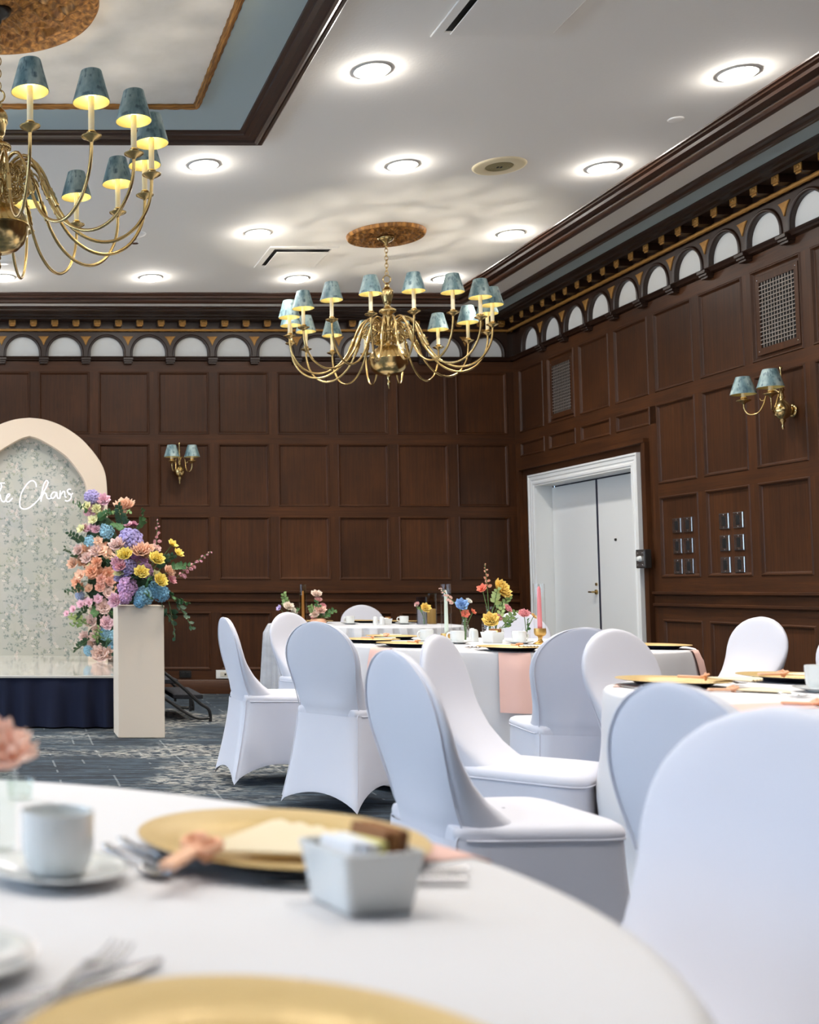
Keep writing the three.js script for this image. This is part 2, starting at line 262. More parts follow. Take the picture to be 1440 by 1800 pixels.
function frieze(wall, x0, x1, first, pitch) {     // arcade of small arches with corbels, spandrel ornaments, dentils and rope
  const aw = 0.168, n0 = Math.ceil((x0 - first + pitch / 2) / pitch), n1 = Math.floor((x1 - first - pitch / 2) / pitch);
  const s = shape([[-pitch / 2, 0], [pitch / 2, 0], [pitch / 2, 0.275], [-pitch / 2, 0.275]]), hole = new THREE.Path();
  hole.moveTo(-aw, -0.01); hole.lineTo(-aw, 0.04); hole.absarc(0, 0.04, aw, PI, 0, true); hole.lineTo(aw, -0.01);
  const s2 = new THREE.Shape(); s2.moveTo(-pitch / 2, 0); s2.lineTo(-aw, 0); s2.lineTo(-aw, 0.04); s2.absarc(0, 0.04, aw, PI, 0, true); s2.lineTo(aw, 0); s2.lineTo(pitch / 2, 0); s2.lineTo(pitch / 2, 0.275); s2.lineTo(-pitch / 2, 0.275);
  const arch = uvBox(extrude(s2, 0.034, 0, 14));
  const ring = []; for (let i = 0; i <= 16; i++) { const a = PI - i / 16 * PI; ring.push([Math.cos(a) * (aw + 0.012), 0.04 + Math.sin(a) * (aw + 0.012), 0.036]); } ring.unshift([-aw - 0.012, 0, 0.036]); ring.push([aw + 0.012, 0, 0.036]);
  const archivolt = uvBox(tube(ring, 0.013, 30, 5));
  const niche = uvBox(box(2 * aw + 0.01, 0.215, 0.004, 0, 0.105, 0.002));
  const sp = new THREE.Shape(); sp.moveTo(-0.052, 0); sp.lineTo(0.052, 0); sp.quadraticCurveTo(0.016, -0.03, 0, -0.09); sp.quadraticCurveTo(-0.016, -0.03, -0.052, 0);
  const spandrel = uvBox(extrude(sp, 0.006, 0.004, 5));
  const corbel = uvBox(merge([rbox(0.10, 0.026, 0.075, 0.004).translate(0, 0.002, 0.0375), rbox(0.092, 0.02, 0.062, 0.004).translate(0, -0.02, 0.03), rbox(0.08, 0.018, 0.048, 0.004).translate(0, -0.038, 0.024)]));
  const mod = uvBox(merge([box(0.072, 0.058, 0.11, 0, 0.003, 0)])), face = uvBox(merge([rbox(0.07, 0.05, 0.012, 0.005).translate(0, 0.006, 0.058), rbox(0.05, 0.016, 0.01, 0.004).translate(0, -0.026, 0.054), xf(new THREE.SphereGeometry(0.017, 8, 6), [0, 0.008, 0.064], [0, 0, 0], [1.3, 0.8, 0.4])]));
  for (let i = n0; i <= n1; i++) {
    const x = first + i * pitch;
    const a = part(wall, 'arch', arch, woodDark); a.position.set(x, 3.42, 0);
    const v = part(wall, 'archivolt', archivolt, woodDark); v.position.set(x, 3.42, 0);
    const n = part(wall, 'niche_panel', niche, nichePaint); n.position.set(x, 3.42, 0);
    if (i < n1) { const t = part(wall, 'spandrel_ornament', spandrel, gilt); t.position.set(x + pitch / 2, 3.63, 0.034); const c = part(wall, 'corbel', corbel, woodDark); c.position.set(x + pitch / 2, 3.395, 0); }
    for (const h of [0.25, 0.75]) { const m = part(wall, 'modillion', mod, woodDark); m.position.set(x + pitch * (h - 0.5), 3.742, 0.105); const f = part(wall, 'modillion_face', face, gilt); f.position.copy(m.position); }
  }
  moulding(wall, 'sill', [[0, 3.424], [0.05, 3.424], [0.056, 3.416], [0.05, 3.408], [0.04, 3.404], [0.03, 3.39], [0, 3.384]], x0, x1, woodDark);
  const rope = part(wall, 'rope_moulding', xf(ropeGeo(x1 - x0, 0.0165, 0.105, 3, 9, 0.2), [x0, 3.694, 0.066]), gilt);
}
const railProf = (y, d) => [[0, y - 0.034], [d * 0.5, y - 0.03], [d, y - 0.02], [d, y - 0.004], [d * 0.7, y], [0, y]];
const baseProf = [[0, 0.142], [0.012, 0.14], [0.02, 0.128], [0.02, 0]];
// back wall
{
  const w = struct('wall_back', uvBox(box(2 * XR + 0.4, CH, 0.15, 0, CH / 2, -0.105)), backing); w.position.set(0, 0, -ZB);
  const x0 = 0.396 - 6 * PITCH, cols = 14, xa = x0 - SW, xb = XR;
  for (let k = 0; k < cols; k++) {
    const x = x0 + k * PITCH;
    for (const r of ['top', 'mid', 'low', 'dado']) { addPanel(w, x, ...ROWS[r]); addStile(w, x + PW, Math.min(x + PITCH, xb), ...ROWS[r]); if (!k) addStile(w, xa, x, ...ROWS[r]); }
  }
  addRail(w, -XR, xa, 0.137, 3.39);
  for (const [a, b] of [[3.27, 3.39], [2.53, 2.631], [1.788, 1.893], [0.817, 1.149], [0.137, 0.239]]) addRail(w, xa, xb, a, b);
  addRail(w, -XR, xb, 3.38, 3.70, woodDark);
  moulding(w, 'chair_rail', railProf(1.037, 0.034), -XR, xb, woodFrame); moulding(w, 'chair_rail', railProf(0.945, 0.028), -XR, xb, woodFrame);
  moulding(w, 'baseboard', baseProf, -XR, xb, woodFrame);
  frieze(w, -2.6, XR - 0.03, 0.229, 0.4315);
}
// right wall: local x runs from the back corner towards the camera (x = ZB - depth)
{
  const L = ZB + ZF, D = (z) => ZB - z, base = [];
  const seg = (a, b, y0, y1) => base.push(box(b - a, y1 - y0, 0.15, (a + b) / 2, (y0 + y1) / 2, -0.105));
  seg(0, D(DOOR.z1), 0, CH); seg(D(DOOR.z1), D(DOOR.z0), DOOR.h, CH); seg(D(DOOR.z0), L + 0.2, 0, CH);
  const w = struct('wall_right', uvBox(merge(base)), backing); w.position.set(XR, 0, -ZB); w.rotation.y = -PI / 2;
  const x0 = D(11.74), cols = 13, end = x0 + cols * PITCH;
  const stiles = (k, r) => { const x = x0 + k * PITCH; addStile(w, x + PW, x + PITCH, ...ROWS[r]); };
  for (let k = 0; k < cols; k++) {
    const x = x0 + k * PITCH;
    addPanel(w, x, ...ROWS.top); stiles(k, 'top'); if (!k) { addStile(w, 0, x, ...ROWS.top); addStile(w, 0, x, ...ROWS.transom); }
    if (k < 4) { addPanel(w, x, ...ROWS.transom); stiles(k, 'transom'); }
    else for (const r of ['mid', 'low', 'dado']) { addPanel(w, x, ...ROWS[r]); stiles(k, r); }
  }
  const jamb = x0 + 4 * PITCH - SW;
  addStile(w, jamb - 0.03, x0 + 4 * PITCH, 0.137, 2.53);
  addRail(w, 0, jamb - 0.03, 2.13, 2.385); addStile(w, 0, D(11.63), 0, 2.13);
  addStile(w, D(9.56), jamb - 0.03, 0, 2.13);
  addRail(w, 0, end, 3.27, 3.39); addRail(w, 0, end, 2.53, 2.631); addRail(w, end, L, 0.137, 3.39);
  for (const [a, b] of [[1.788, 1.893], [0.817, 1.149], [0.137, 0.239]]) addRail(w, x0 + 4 * PITCH, end, a, b);
  addRail(w, 0, L, 3.38, 3.70, woodDark);
  moulding(w, 'chair_rail', railProf(1.037, 0.034), jamb, L, woodFrame); moulding(w, 'chair_rail', railProf(0.945, 0.028), jamb, L, woodFrame);
  moulding(w, 'baseboard', baseProf, jamb, L, woodFrame);
  frieze(w, 0.03, L - 3.0, D(11.39), 0.4412);
  // dark outer surround of the doorway
  const fr = [uvBox(box(D(9.42) - D(11.75), 0.035, 0.045, (D(9.42) + D(11.75)) / 2, 2.262, 0.022), 0, 0, true), uvBox(box(0.05, 2.25, 0.04, D(11.73), 1.125, 0.02)), uvBox(box(0.05, 2.25, 0.04, D(9.44), 1.125, 0.02))];
  part(w, 'door_surround', merge(fr), woodFrame);
}
// double door in the right wall
{
  const d = struct('door_1'); d.position.set(XR, 0, -ZB); d.rotation.y = -PI / 2; const D = (z) => ZB - z, a = D(DOOR.z1), b = D(DOOR.z0), h = DOOR.h, REC = -0.15;
  const prof = [[0, 0.005], [0, 0.02], [0.012, 0.028], [0.03, 0.028], [0.036, 0.02], [0.05, 0.018], [0.056, 0.026], [0.085, 0.026], [0.092, 0.034], [0.108, 0.034], [0.108, 0]]; // offset from the opening, height over the wall
  const ring = (o) => [[a - o, 0], [a - o, h + o], [b + o, h + o], [b + o, 0]], pos = [];
  for (let j = 0; j < prof.length - 1; j++) for (let i = 0; i < 3; i++) { const A = ring(prof[j][0]), B = ring(prof[j + 1][0]), za = prof[j][1], zb = prof[j + 1][1]; const q = [[...A[i], za], [...A[i + 1], za], [...B[i + 1], zb], [...B[i], zb]]; pos.push(...q[0], ...q[1], ...q[2], ...q[0], ...q[2], ...q[3]); }
  const cg = new THREE.BufferGeometry(); cg.setAttribute('position', new THREE.Float32BufferAttribute(pos, 3)); cg.computeVertexNormals(); uvBox(cg);
  part(d, 'door_casing', uvBox(cg), std({ color: hex('#e6e7e5'), roughness: 0.45, side: THREE.DoubleSide }));
  part(d, 'door_jamb', merge([box(0.012, h, 0.18, a + 0.001, h / 2, -0.07), box(0.012, h, 0.18, b - 0.001, h / 2, -0.07), box(b - a, 0.012, 0.18, (a + b) / 2, h - 0.001, -0.07)]), whitePaint);
  const mid = (a + b) / 2 - 0.02, gap = 0.018;
  const leaf = (x0, x1) => rbox(x1 - x0, h - 0.03, 0.042, 0.003).translate((x0 + x1) / 2, (h - 0.03) / 2 + 0.008, REC - 0.021);
  const l1 = part(d, 'door_leaf', leaf(a + 0.012, mid - gap), whitePaint), l2 = part(d, 'door_leaf', leaf(mid + gap, b - 0.012), whitePaint);
  part(d, 'astragal', box(2 * gap, h - 0.03, 0.02, mid, (h - 0.03) / 2 + 0.008, REC - 0.012), std({ color: hex('#23263a'), roughness: 0.6 }));
  part(d, 'backing', box(b - a + 0.2, h + 0.2, 0.04, (a + b) / 2, h / 2, REC - 0.1), std({ color: hex('#1b1d2a'), roughness: 0.8 }));
  part(l1, 'door_handle', merge([xf(new THREE.CylinderGeometry(0.022, 0.024, 0.012, 14), [mid - 0.05, 1.03, REC + 0.006], [PI / 2, 0, 0]), xf(new THREE.CylinderGeometry(0.009, 0.009, 0.04, 10), [mid - 0.05, 1.03, REC + 0.025], [PI / 2, 0, 0]), rbox(0.07, 0.016, 0.014, 0.004).translate(mid - 0.075, 1.03, REC + 0.045), xf(new THREE.CylinderGeometry(0.014, 0.014, 0.01, 12), [mid - 0.045, 1.1, REC + 0.005], [PI / 2, 0, 0])]), brassDull);
  part(l2, 'peephole', xf(new THREE.CylinderGeometry(0.011, 0.013, 0.012, 12), [mid + 0.31, 1.49, REC + 0.005], [PI / 2, 0, 0]), black);
}
// door top stop bar
// ---------------------------------------------------------------- ceiling fittings
{
  const ring = lathe([[0.088, 0.012], [0.088, -0.003], [0.093, -0.007], [0.1, -0.006], [0.104, 0.001]], 32), lens = lathe([[0, -0.034], [0.03, -0.033], [0.06, -0.027], [0.08, -0.016], [0.0885, 0.002]], 32);
  const ringMat = std({ color: hex('#c6c3bf'), roughness: 0.4 });
  const spots = [ // x, depth, label
    [2.0, 6.12, 'lit round downlight nearest the dark tray moulding, large in the upper ceiling'], [3.99, 6.15, 'lit round downlight near the upper end of the right-hand ceiling moulding'],
    [1.34, 7.53, 'lit round downlight right of the big chandelier lamps, below the tray corner'], [2.65, 7.53, 'lit round downlight left of the cream ceiling speaker'], [3.99, 7.57, 'lit round downlight right of the cream ceiling speaker'],
    [2.02, 9.0, 'lit round downlight above the air vent beside the far chandelier'], [4.01, 9.01, 'lit round downlight right of the far chandelier medallion'],
    [0.03, 10.32, 'lit round downlight cut by the left edge near the back wall'], [1.35, 10.32, 'lit round downlight in the back row, under the smoke detector'], [2.67, 10.34, 'lit round downlight in the back row, below the air vent'], [3.99, 10.34, 'lit round downlight in the back row, half hidden behind a far chandelier shade']];
  const unseen = [];
  for (const s of [-1, 1]) for (const [x, z] of [[2.0, 6.12], [3.99, 6.15], [1.34, 7.53], [2.65, 7.53], [3.99, 7.57], [2.02, 9.0], [4.01, 9.01], [1.35, 10.32], [2.67, 10.34], [3.99, 10.34], [2.65, 4.7], [3.99, 4.7], [2.0, 3.25], [3.99, 3.25], [3.99, 1.85], [1.34, 1.85], [0.0, 1.85]])
    if (!spots.some((q) => Math.abs(q[0] - s * x) < 0.05 && Math.abs(q[1] - z) < 0.05) && !(s < 0 && x === 0)) unseen.push([s * x, z, 'lit round recessed ceiling downlight outside the picture']);
  for (const [x, z, label] of [...spots, ...unseen]) {
    const t = thing('downlight', label, 'downlight', [x, CH, -z], 0, 'recessed downlights in the ceiling');
    part(t, 'trim_ring', ring, ringMat); part(t, 'lens', lens, lensMat);
    const l = new THREE.SpotLight(SPOT_C, SPOT_I, 0, 1.12, 0.55, 2); l.name = 'downlight_beam'; l.position.set(0, -0.03, 0); l.target.position.set(0, -3, 0); l.shadow.radius = 4; l.castShadow = true;
    t.add(l); t.add(l.target);
    const hl = new THREE.PointLight(SPOT_C, 0.52, 0, 2); hl.name = 'lens_light'; hl.position.set(0, -0.027, 0); hl.shadow.radius = 1; hl.castShadow = true; t.add(hl);
  }
}
function airVent(x0, z0, x1, z1, label) {
  const w = x1 - x0, d = z1 - z0, t = thing('air_vent', label, 'air vent', [(x0 + x1) / 2, CH, -(z0 + z1) / 2]);
  const out = shape([[-w / 2, -d / 2], [w / 2, -d / 2], [w / 2, d / 2], [-w / 2, d / 2]]), a = w / 2 - 0.045, b = d / 2 - 0.045;
  const h = new THREE.Path(); h.moveTo(-a, -b); h.lineTo(a, -b); h.lineTo(a, b); h.lineTo(-a, b); h.closePath(); out.holes.push(h);
  part(t, 'frame', xf(extrude(out, 0.006, 0.003), [0, -0.003, 0], [PI / 2, 0, 0]), plaster);
  part(t, 'duct', box(2 * a, 0.002, 2 * b, 0, -0.001, 0), black);
  part(t, 'face_plate', rbox(2 * a - 0.045, 0.008, 2 * b - 0.045, 0.004, 2).translate(0.0, -0.03, 0.0), plaster);
}
airVent(2.2, 9.36, 2.76, 9.96, 'square white ceiling air vent left of the far chandelier');
airVent(2.17, 5.04, 2.81, 5.72, 'large white ceiling air vent cut by the top edge of the picture');
{
  const t = thing('ceiling_speaker', 'round cream ceiling speaker with a fine grille', 'speaker', [3.29, CH, -7.54]);
  part(t, 'rim', lathe([[0.088, -0.006], [0.1, -0.012], [0.15, -0.01], [0.165, -0.006], [0.17, 0.001]], 40), flat('#e3d3ae', 0.6));
  part(t, 'grille', merge([lathe([[0, -0.008], [0.088, -0.006]], 30), ...[0.02, 0.035, 0.05, 0.065, 0.08].map((r) => xf(new THREE.TorusGeometry(r, 0.0022, 4, 30), [0, -0.008, 0], [PI / 2, 0, 0]))]), flat('#a3966f', 0.7));
  part(t, 'logo_plate', merge([rbox(0.012, 0.004, 0.02, 0.001).translate(-0.01, -0.011, 0), rbox(0.012, 0.004, 0.02, 0.001).translate(0.012, -0.011, 0)]), black);
}
const cap = lathe([[0, -0.01], [0.036, -0.009], [0.044, -0.003], [0.045, 0.001]], 24);
for (const [x, z, l] of [[4.01, 6.77, 'small white sprinkler cover plate on the open ceiling at right'], [0.06, 11.2, 'small white sprinkler cover on the grey ceiling band at the left edge'], [3.97, 11.2, 'small white sprinkler cover on the grey ceiling band behind the far chandelier']])
  single('sprinkler_cover', l, 'sprinkler', cap, plaster, [x, CH, -z]);
{
  const t = thing('fire_sprinkler', 'small white fire sprinkler hanging under the ceiling behind the big chandelier arms', 'sprinkler', [1.06, CH, -9.04]);
  part(t, 'escutcheon', lathe([[0, -0.014], [0.06, -0.012], [0.085, -0.004], [0.088, 0.001]], 24), whitePaint);
  part(t, 'deflector', merge([new THREE.CylinderGeometry(0.012, 0.012, 0.03, 10).translate(0, -0.03, 0), new THREE.TorusGeometry(0.022, 0.004, 6, 14).translate(0, -0.05, 0), new THREE.CylinderGeometry(0.028, 0.028, 0.004, 12).translate(0, -0.074, 0)]), steel);
  single('smoke_detector', 'round white smoke detector at the left edge of the ceiling', 'detector', lathe([[0, -0.045], [0.06, -0.04], [0.1, -0.02], [0.115, -0.004], [0.115, 0.001]], 28), whitePaint, [0.03, CH, -9.72]);
}
function medallion(x, z, R, label) {
  const nr = 40, na = 144, rings = [];
  for (let i = 0; i <= nr; i++) {
    const q = i / nr, row = [];
    for (let j = 0; j < na; j++) {
      const a = -j / na * 2 * PI; let h = 0.016;
      if (q > 0.9) h = 0.02 + 0.012 * Math.sin((q - 0.9) / 0.1 * PI) - (q > 0.985 ? 0.016 : 0) + (q > 0.955 ? 0.004 * Math.sin(a * 72) : 0);
      else if (q > 0.3) { const s = (q - 0.3) / 0.6, leaf = Math.cos(a * 8 + Math.sin(s * 5) * 1.6), scroll = Math.sin(s * 19 + Math.cos(a * 16) * 2.2); h = 0.022 + 0.026 * Math.sin(s * PI) * (0.5 * leaf + 0.5 * scroll) + 0.012 * (fbm(q * 20, j / na * 60, 40, 60, 2, 3) - 0.5) * 2; }
      else h = 0.022 + 0.006 * Math.sin(q * 60) + (q > 0.2 ? 0.004 * Math.cos(a * 40) : 0);
      h = Math.max(h, 0.01); row.push([Math.cos(a) * q * R, -h * (R / 0.4 * 0.5 + 0.5), Math.sin(a) * q * R]);
    }
    rings.push(row);
  }
  const last = rings[nr].map((p) => [p[0], 0.001, p[2]]); rings.push(last);
  const g = loft(rings), p = g.attributes.position, uv = g.attributes.uv; for (let i = 0; i < p.count; i++) uv.setXY(i, p.getX(i) * 2.5, p.getZ(i) * 2.5);
  return single('ceiling_medallion', label, 'medallion', g, giltDark, [x, CH - 0.002, -z]);
}
medallion(3.03, 9.02, 0.30, 'small gilded carved ceiling medallion over the far chandelier');
medallion(0.0, 5.42, 0.47, 'large gilded carved ceiling medallion in the tray over the near chandelier');

// ---------------------------------------------------------------- chandeliers and wall lamps
const shadeGeo = (rb, rt, h) => lathe([[rb, 0], [rb + 0.0012, 0.002], [rt + 0.001, h - 0.002], [rt, h]], 28);
const liningGeo = (rb, rt, h) => lathe([[rb - 0.0012, 0.0005], [rt - 0.001, h - 0.0005]], 28);
const panGeo = lathe([[0, -0.022], [0.008, -0.022], [0.012, -0.014], [0.026, -0.008], [0.044, 0.002], [0.046, 0.006], [0.04, 0.005], [0.022, 0.0], [0.016, 0.006], [0.018, 0.014], [0.022, 0.02], [0.02, 0.025], [0.014, 0.028], [0, 0.028]], 24);
const bulbGeo = lathe([[0, -0.004], [0.011, 0], [0.017, 0.03], [0.016, 0.06], [0.009, 0.085], [0.003, 0.098], [0, 0.102]], 12);
const clipGeo = (rt) => merge([0, PI / 3, PI * 2 / 3].map((a) => new THREE.CylinderGeometry(0.0032, 0.0032, 2 * rt - 0.002, 6).rotateZ(PI / 2).rotateY(a)));
function candleSet(parent, at, o) {  // pan, candle, bulb, shade and the light in the bulb
  const set = (m) => { m.position.set(...at); return m; };
  set(part(parent, 'drip_pan', panGeo, brassDull));
  set(part(parent, 'candle_sleeve', new THREE.CylinderGeometry(0.0135, 0.0135, o.ch, 14).translate(0, 0.026 + o.ch / 2, 0), ivory));
  set(part(parent, 'bulb', bulbGeo.clone().translate(0, 0.026 + o.ch, 0), o.bulb ?? bulbMat)); set(part(parent, 'shade_clip', clipGeo(o.rt).translate(0, o.sy + o.sh - 0.004, 0), brassDull)).rotation.y = o.turn ?? 0;
  const sy = o.sy; set(part(parent, 'shade', o.shade.clone().translate(0, sy, 0), shadeMat)).rotation.y = o.turn ?? 0;
  set(part(parent, 'shade_lining', o.lining.clone().translate(0, sy, 0), shadeIn));
  const l = new THREE.PointLight(BULB_C, o.power ?? BULB_I, 0, 2); l.name = 'bulb_light'; l.position.set(at[0], at[1] + 0.09 + o.ch, at[2]); l.shadow.radius = 0.3; l.castShadow = true; parent.add(l);
}
function chandelier(x, z, phase, label, dark, drop = 0, k = 1) {
  const t = thing('chandelier', label, 'chandelier', [x, -drop, -z]); t.scale.set(k, 1, k);
  const r = rng(Math.round(x * 100) + 5);
  part(t, 'canopy', lathe([[0, 3.745], [0.012, 3.745], [0.016, 3.765], [0.05, 3.785], [0.062, 3.8], [0.064, 3.815], [0, 3.815]], 28).translate(0, drop, 0), dark ? blackMetal : brass);
  const links = []; for (let y = 3.515, k = 0; y < 3.75 + drop; y += 0.03, k++) links.push(xf(new THREE.TorusGeometry(0.0125, 0.0028, 6, 12), [0, y + 0.01, 0], [0, k % 2 ? PI / 2 : 0, 0], [1, 1.6, 1]));
  part(t, 'chain', merge(links), brassDull);
  part(t, 'ring', xf(new THREE.TorusGeometry(0.03, 0.005, 8, 24), [0, 3.475, 0]), brass);
  const prof = [[0, 3.45], [0.01, 3.448], [0.012, 3.436], [0.02, 3.43], [0.013, 3.42], [0.022, 3.412], [0.04, 3.392], [0.046, 3.372], [0.042, 3.335], [0.033, 3.3], [0.03, 3.285], [0.022, 3.278], [0.026, 3.27], [0.02, 3.262], [0.03, 3.25], [0.055, 3.238], [0.062, 3.224], [0.058, 3.208], [0.04, 3.2], [0.036, 3.17], [0.036, 3.09], [0.05, 3.08], [0.054, 3.06], [0.045, 3.04], [0.03, 3.03], [0.02, 2.99], [0.024, 2.965]];
  const body = part(t, 'stem', lathe(prof, 32), brass);
  const flute = []; for (let i = 0; i < 12; i++) { const a = i / 12 * 2 * PI; flute.push(xf(new THREE.SphereGeometry(0.012, 8, 6), [Math.sin(a) * 0.041, 3.36, Math.cos(a) * 0.041], [0, a, 0], [0.7, 2.4, 0.5])); }
  for (let i = 0; i < 18; i++) { const a = i / 18 * 2 * PI; flute.push(xf(new THREE.SphereGeometry(0.009, 6, 5), [Math.sin(a) * 0.06, 3.222, Math.cos(a) * 0.06], [0, a, 0], [0.8, 1.3, 0.6])); }
  part(t, 'gadroon', merge(flute), brass);
  part(t, 'ball', lathe([[0.024, 2.968], [0.05, 2.952], [0.1, 2.925], [0.138, 2.888], [0.152, 2.85], [0.156, 2.842], [0.156, 2.834], [0.150, 2.828], [0.146, 2.80], [0.128, 2.762], [0.1, 2.735], [0.06, 2.718], [0.02, 2.712], [0, 2.712]], 40), brass);
  part(t, 'finial', lathe([[0.02, 2.714], [0.012, 2.70], [0.016, 2.69], [0.008, 2.68], [0.012, 2.665], [0.015, 2.65], [0.006, 2.63], [0.008, 2.622], [0, 2.607]], 16), brass);
  const armPath = [[0, 3.07, 0.03], [0, 3.12, 0.062], [0, 3.155, 0.115], [0, 3.15, 0.17], [0, 3.09, 0.222], [0, 2.99, 0.265], [0, 2.89, 0.312], [0, 2.80, 0.385], [0, 2.745, 0.485], [0, 2.742, 0.58], [0, 2.79, 0.67], [0, 2.88, 0.732], [0, 2.96, 0.753], [0, 3.02, 0.756]];
  const armGeo = tube(armPath, 0.0082, 44, 8);
  const collar = xf(lathe([[0.009, -0.05], [0.013, -0.042], [0.011, -0.03], [0.015, -0.012], [0.012, 0], [0.016, 0.014], [0.012, 0.03], [0.014, 0.042], [0.009, 0.05]], 12), [0, 2.965, 0.276], [-0.42, 0, 0]);
  const sc = (cy, cz, s, d) => { const p = []; for (let i = 0; i <= 22; i++) { const a = i / 22 * 4.1 * PI, q = s * (1 - i / 27); p.push([0, cy + Math.sin(a * d) * q, cz + Math.cos(a) * q]); } return tube(p, 0.0048, 40, 5); };
  const scroll = merge([sc(3.045, 0.155, 0.05, 1), sc(3.0, 0.085, 0.036, -1), sc(3.09, 0.10, 0.03, 1)]);
  const sh = shadeGeo(0.082, 0.046, 0.135), li = liningGeo(0.082, 0.046, 0.135);
  for (let i = 0; i < 16; i++) {
    const arm = part(t, 'arm', armGeo, brassDull); arm.rotation.y = phase + i / 16 * 2 * PI;
    part(arm, 'collar', collar, brass); part(arm, 'scroll', scroll, brass);
    candleSet(arm, [0, 3.036, 0.756], { ch: 0.15, sy: 0.15, sh: 0.135, rt: 0.046, shade: sh, lining: li, turn: r() * 6 });
  }
}
const deg = PI / 180;
chandelier(3.03, 9.02, (11.25 + 6.5) * deg, 'whole brass chandelier with blue-green shades in front of the back wall', false);
chandelier(-0.01, 5.42, 10.5 * deg, 'big brass chandelier with blue-green shades, cut by the left edge', true, 0.085, 0.955);

const dimBulb = std({ color: hex('#fff6e4'), emissive: hex('#ffe7b8'), emissiveIntensity: 0.3, roughness: 0.4 });
function sconce(pos, turn, label, k = 1) {  // local +z away from the wall
  const t = thing('wall_sconce', label, 'wall lamp', pos, turn);
  part(t, 'back_plate', merge([xf(lathe([[0, 0.016], [0.03, 0.014], [0.042, 0.006], [0.045, 0]], 24), [0, 0, 0], [PI / 2, 0, 0]), xf(new THREE.CylinderGeometry(0.012, 0.012, 0.06, 10), [0, 0, 0.03], [PI / 2, 0, 0])]), brass);
  part(t, 'ball', lathe([[0, 0.3], [0.008, 0.294], [0.011, 0.284], [0.006, 0.274], [0.006, 0.19], [0.01, 0.185], [0.012, 0.15], [0.018, 0.14], [0.012, 0.125], [0.014, 0.1], [0.02, 0.088], [0.012, 0.075], [0.03, 0.06], [0.052, 0.03], [0.057, 0], [0.05, -0.03], [0.03, -0.05], [0.014, -0.058], [0.02, -0.07], [0.01, -0.082], [0.006, -0.1], [0.009, -0.115], [0, -0.13]], 24).translate(0, 0, 0.065), brass);
  const sh = shadeGeo(0.078, 0.043, 0.12), li = liningGeo(0.078, 0.043, 0.12);
  for (const s of [-k, k]) {
    const arm = part(t, 'arm', merge([tube([[0, 0.1, 0.065], [s * 0.03, 0.145, 0.09], [s * 0.062, 0.12, 0.12], [s * 0.068, 0.05, 0.145], [s * 0.085, -0.005, 0.175], [s * 0.118, -0.008, 0.212], [s * 0.138, 0.03, 0.228], [s * 0.14, 0.065, 0.23]], 0.0055, 40, 7), tube([[s * 0.066, 0.085, 0.132], [s * 0.088, 0.08, 0.142], [s * 0.098, 0.097, 0.147]], 0.0035, 10, 5)]), brassDull);
    candleSet(arm, [s * 0.14, 0.085, 0.23], { ch: 0.03, sy: 0.045, sh: 0.12, rt: 0.042, shade: sh, lining: li, turn: s, power: 0.012, bulb: dimBulb });
  }
}
sconce([1.82, 2.24, -ZB + 0.0], 0, 'two-armed brass wall lamp with blue-green shades on the back wall', 0.72);
sconce([XR, 2.24, -7.70], -PI / 2, 'two-armed brass wall lamp with blue-green shades on the right wall');

// ---------------------------------------------------------------- fittings on the walls
function grille(z, label) {
  const w = 0.36, h = 0.46, t = thing('wall_grille', label, 'vent grille', [XR + 0.008, 2.945, -z], -PI / 2);
  const s = shape([[-0.215, -0.275], [0.215, -0.275], [0.215, 0.275], [-0.215, 0.275]]), ho = new THREE.Path(); ho.moveTo(-w / 2, -h / 2); ho.lineTo(w / 2, -h / 2); ho.lineTo(w / 2, h / 2); ho.lineTo(-w / 2, h / 2); ho.closePath(); s.holes.push(ho);
  part(t, 'frame', uvBox(extrude(s, 0.008, 0.002)), woodFrame);
  part(t, 'opening', box(w, h, 0.002, 0, 0, 0.001), black);
  const bars = []; for (let i = 1; i < 12; i++) bars.push(box(0.007, h, 0.004, -w / 2 + w * i / 12, 0, 0.006)); const b2 = []; for (let i = 1; i < 16; i++) b2.push(box(w, 0.007, 0.004, 0, -h / 2 + h * i / 16, 0.008));
  for (const b of bars) part(t, 'bar', b, greyMetal); for (const b of b2) part(t, 'bar', b, greyMetal);
  const sc = []; for (const a of [-1, 1]) for (const b of [-1, 1]) sc.push(xf(new THREE.SphereGeometry(0.005, 8, 6), [a * 0.195, b * 0.25, 0.011], [0, 0, 0], [1, 1, 0.5])); part(t, 'screw', merge(sc), steel);
}
grille(7.805, 'metal lattice vent grille in the upper panel above the right wall lamp'); grille(10.855, 'metal lattice vent grille in the upper panel above the white door');
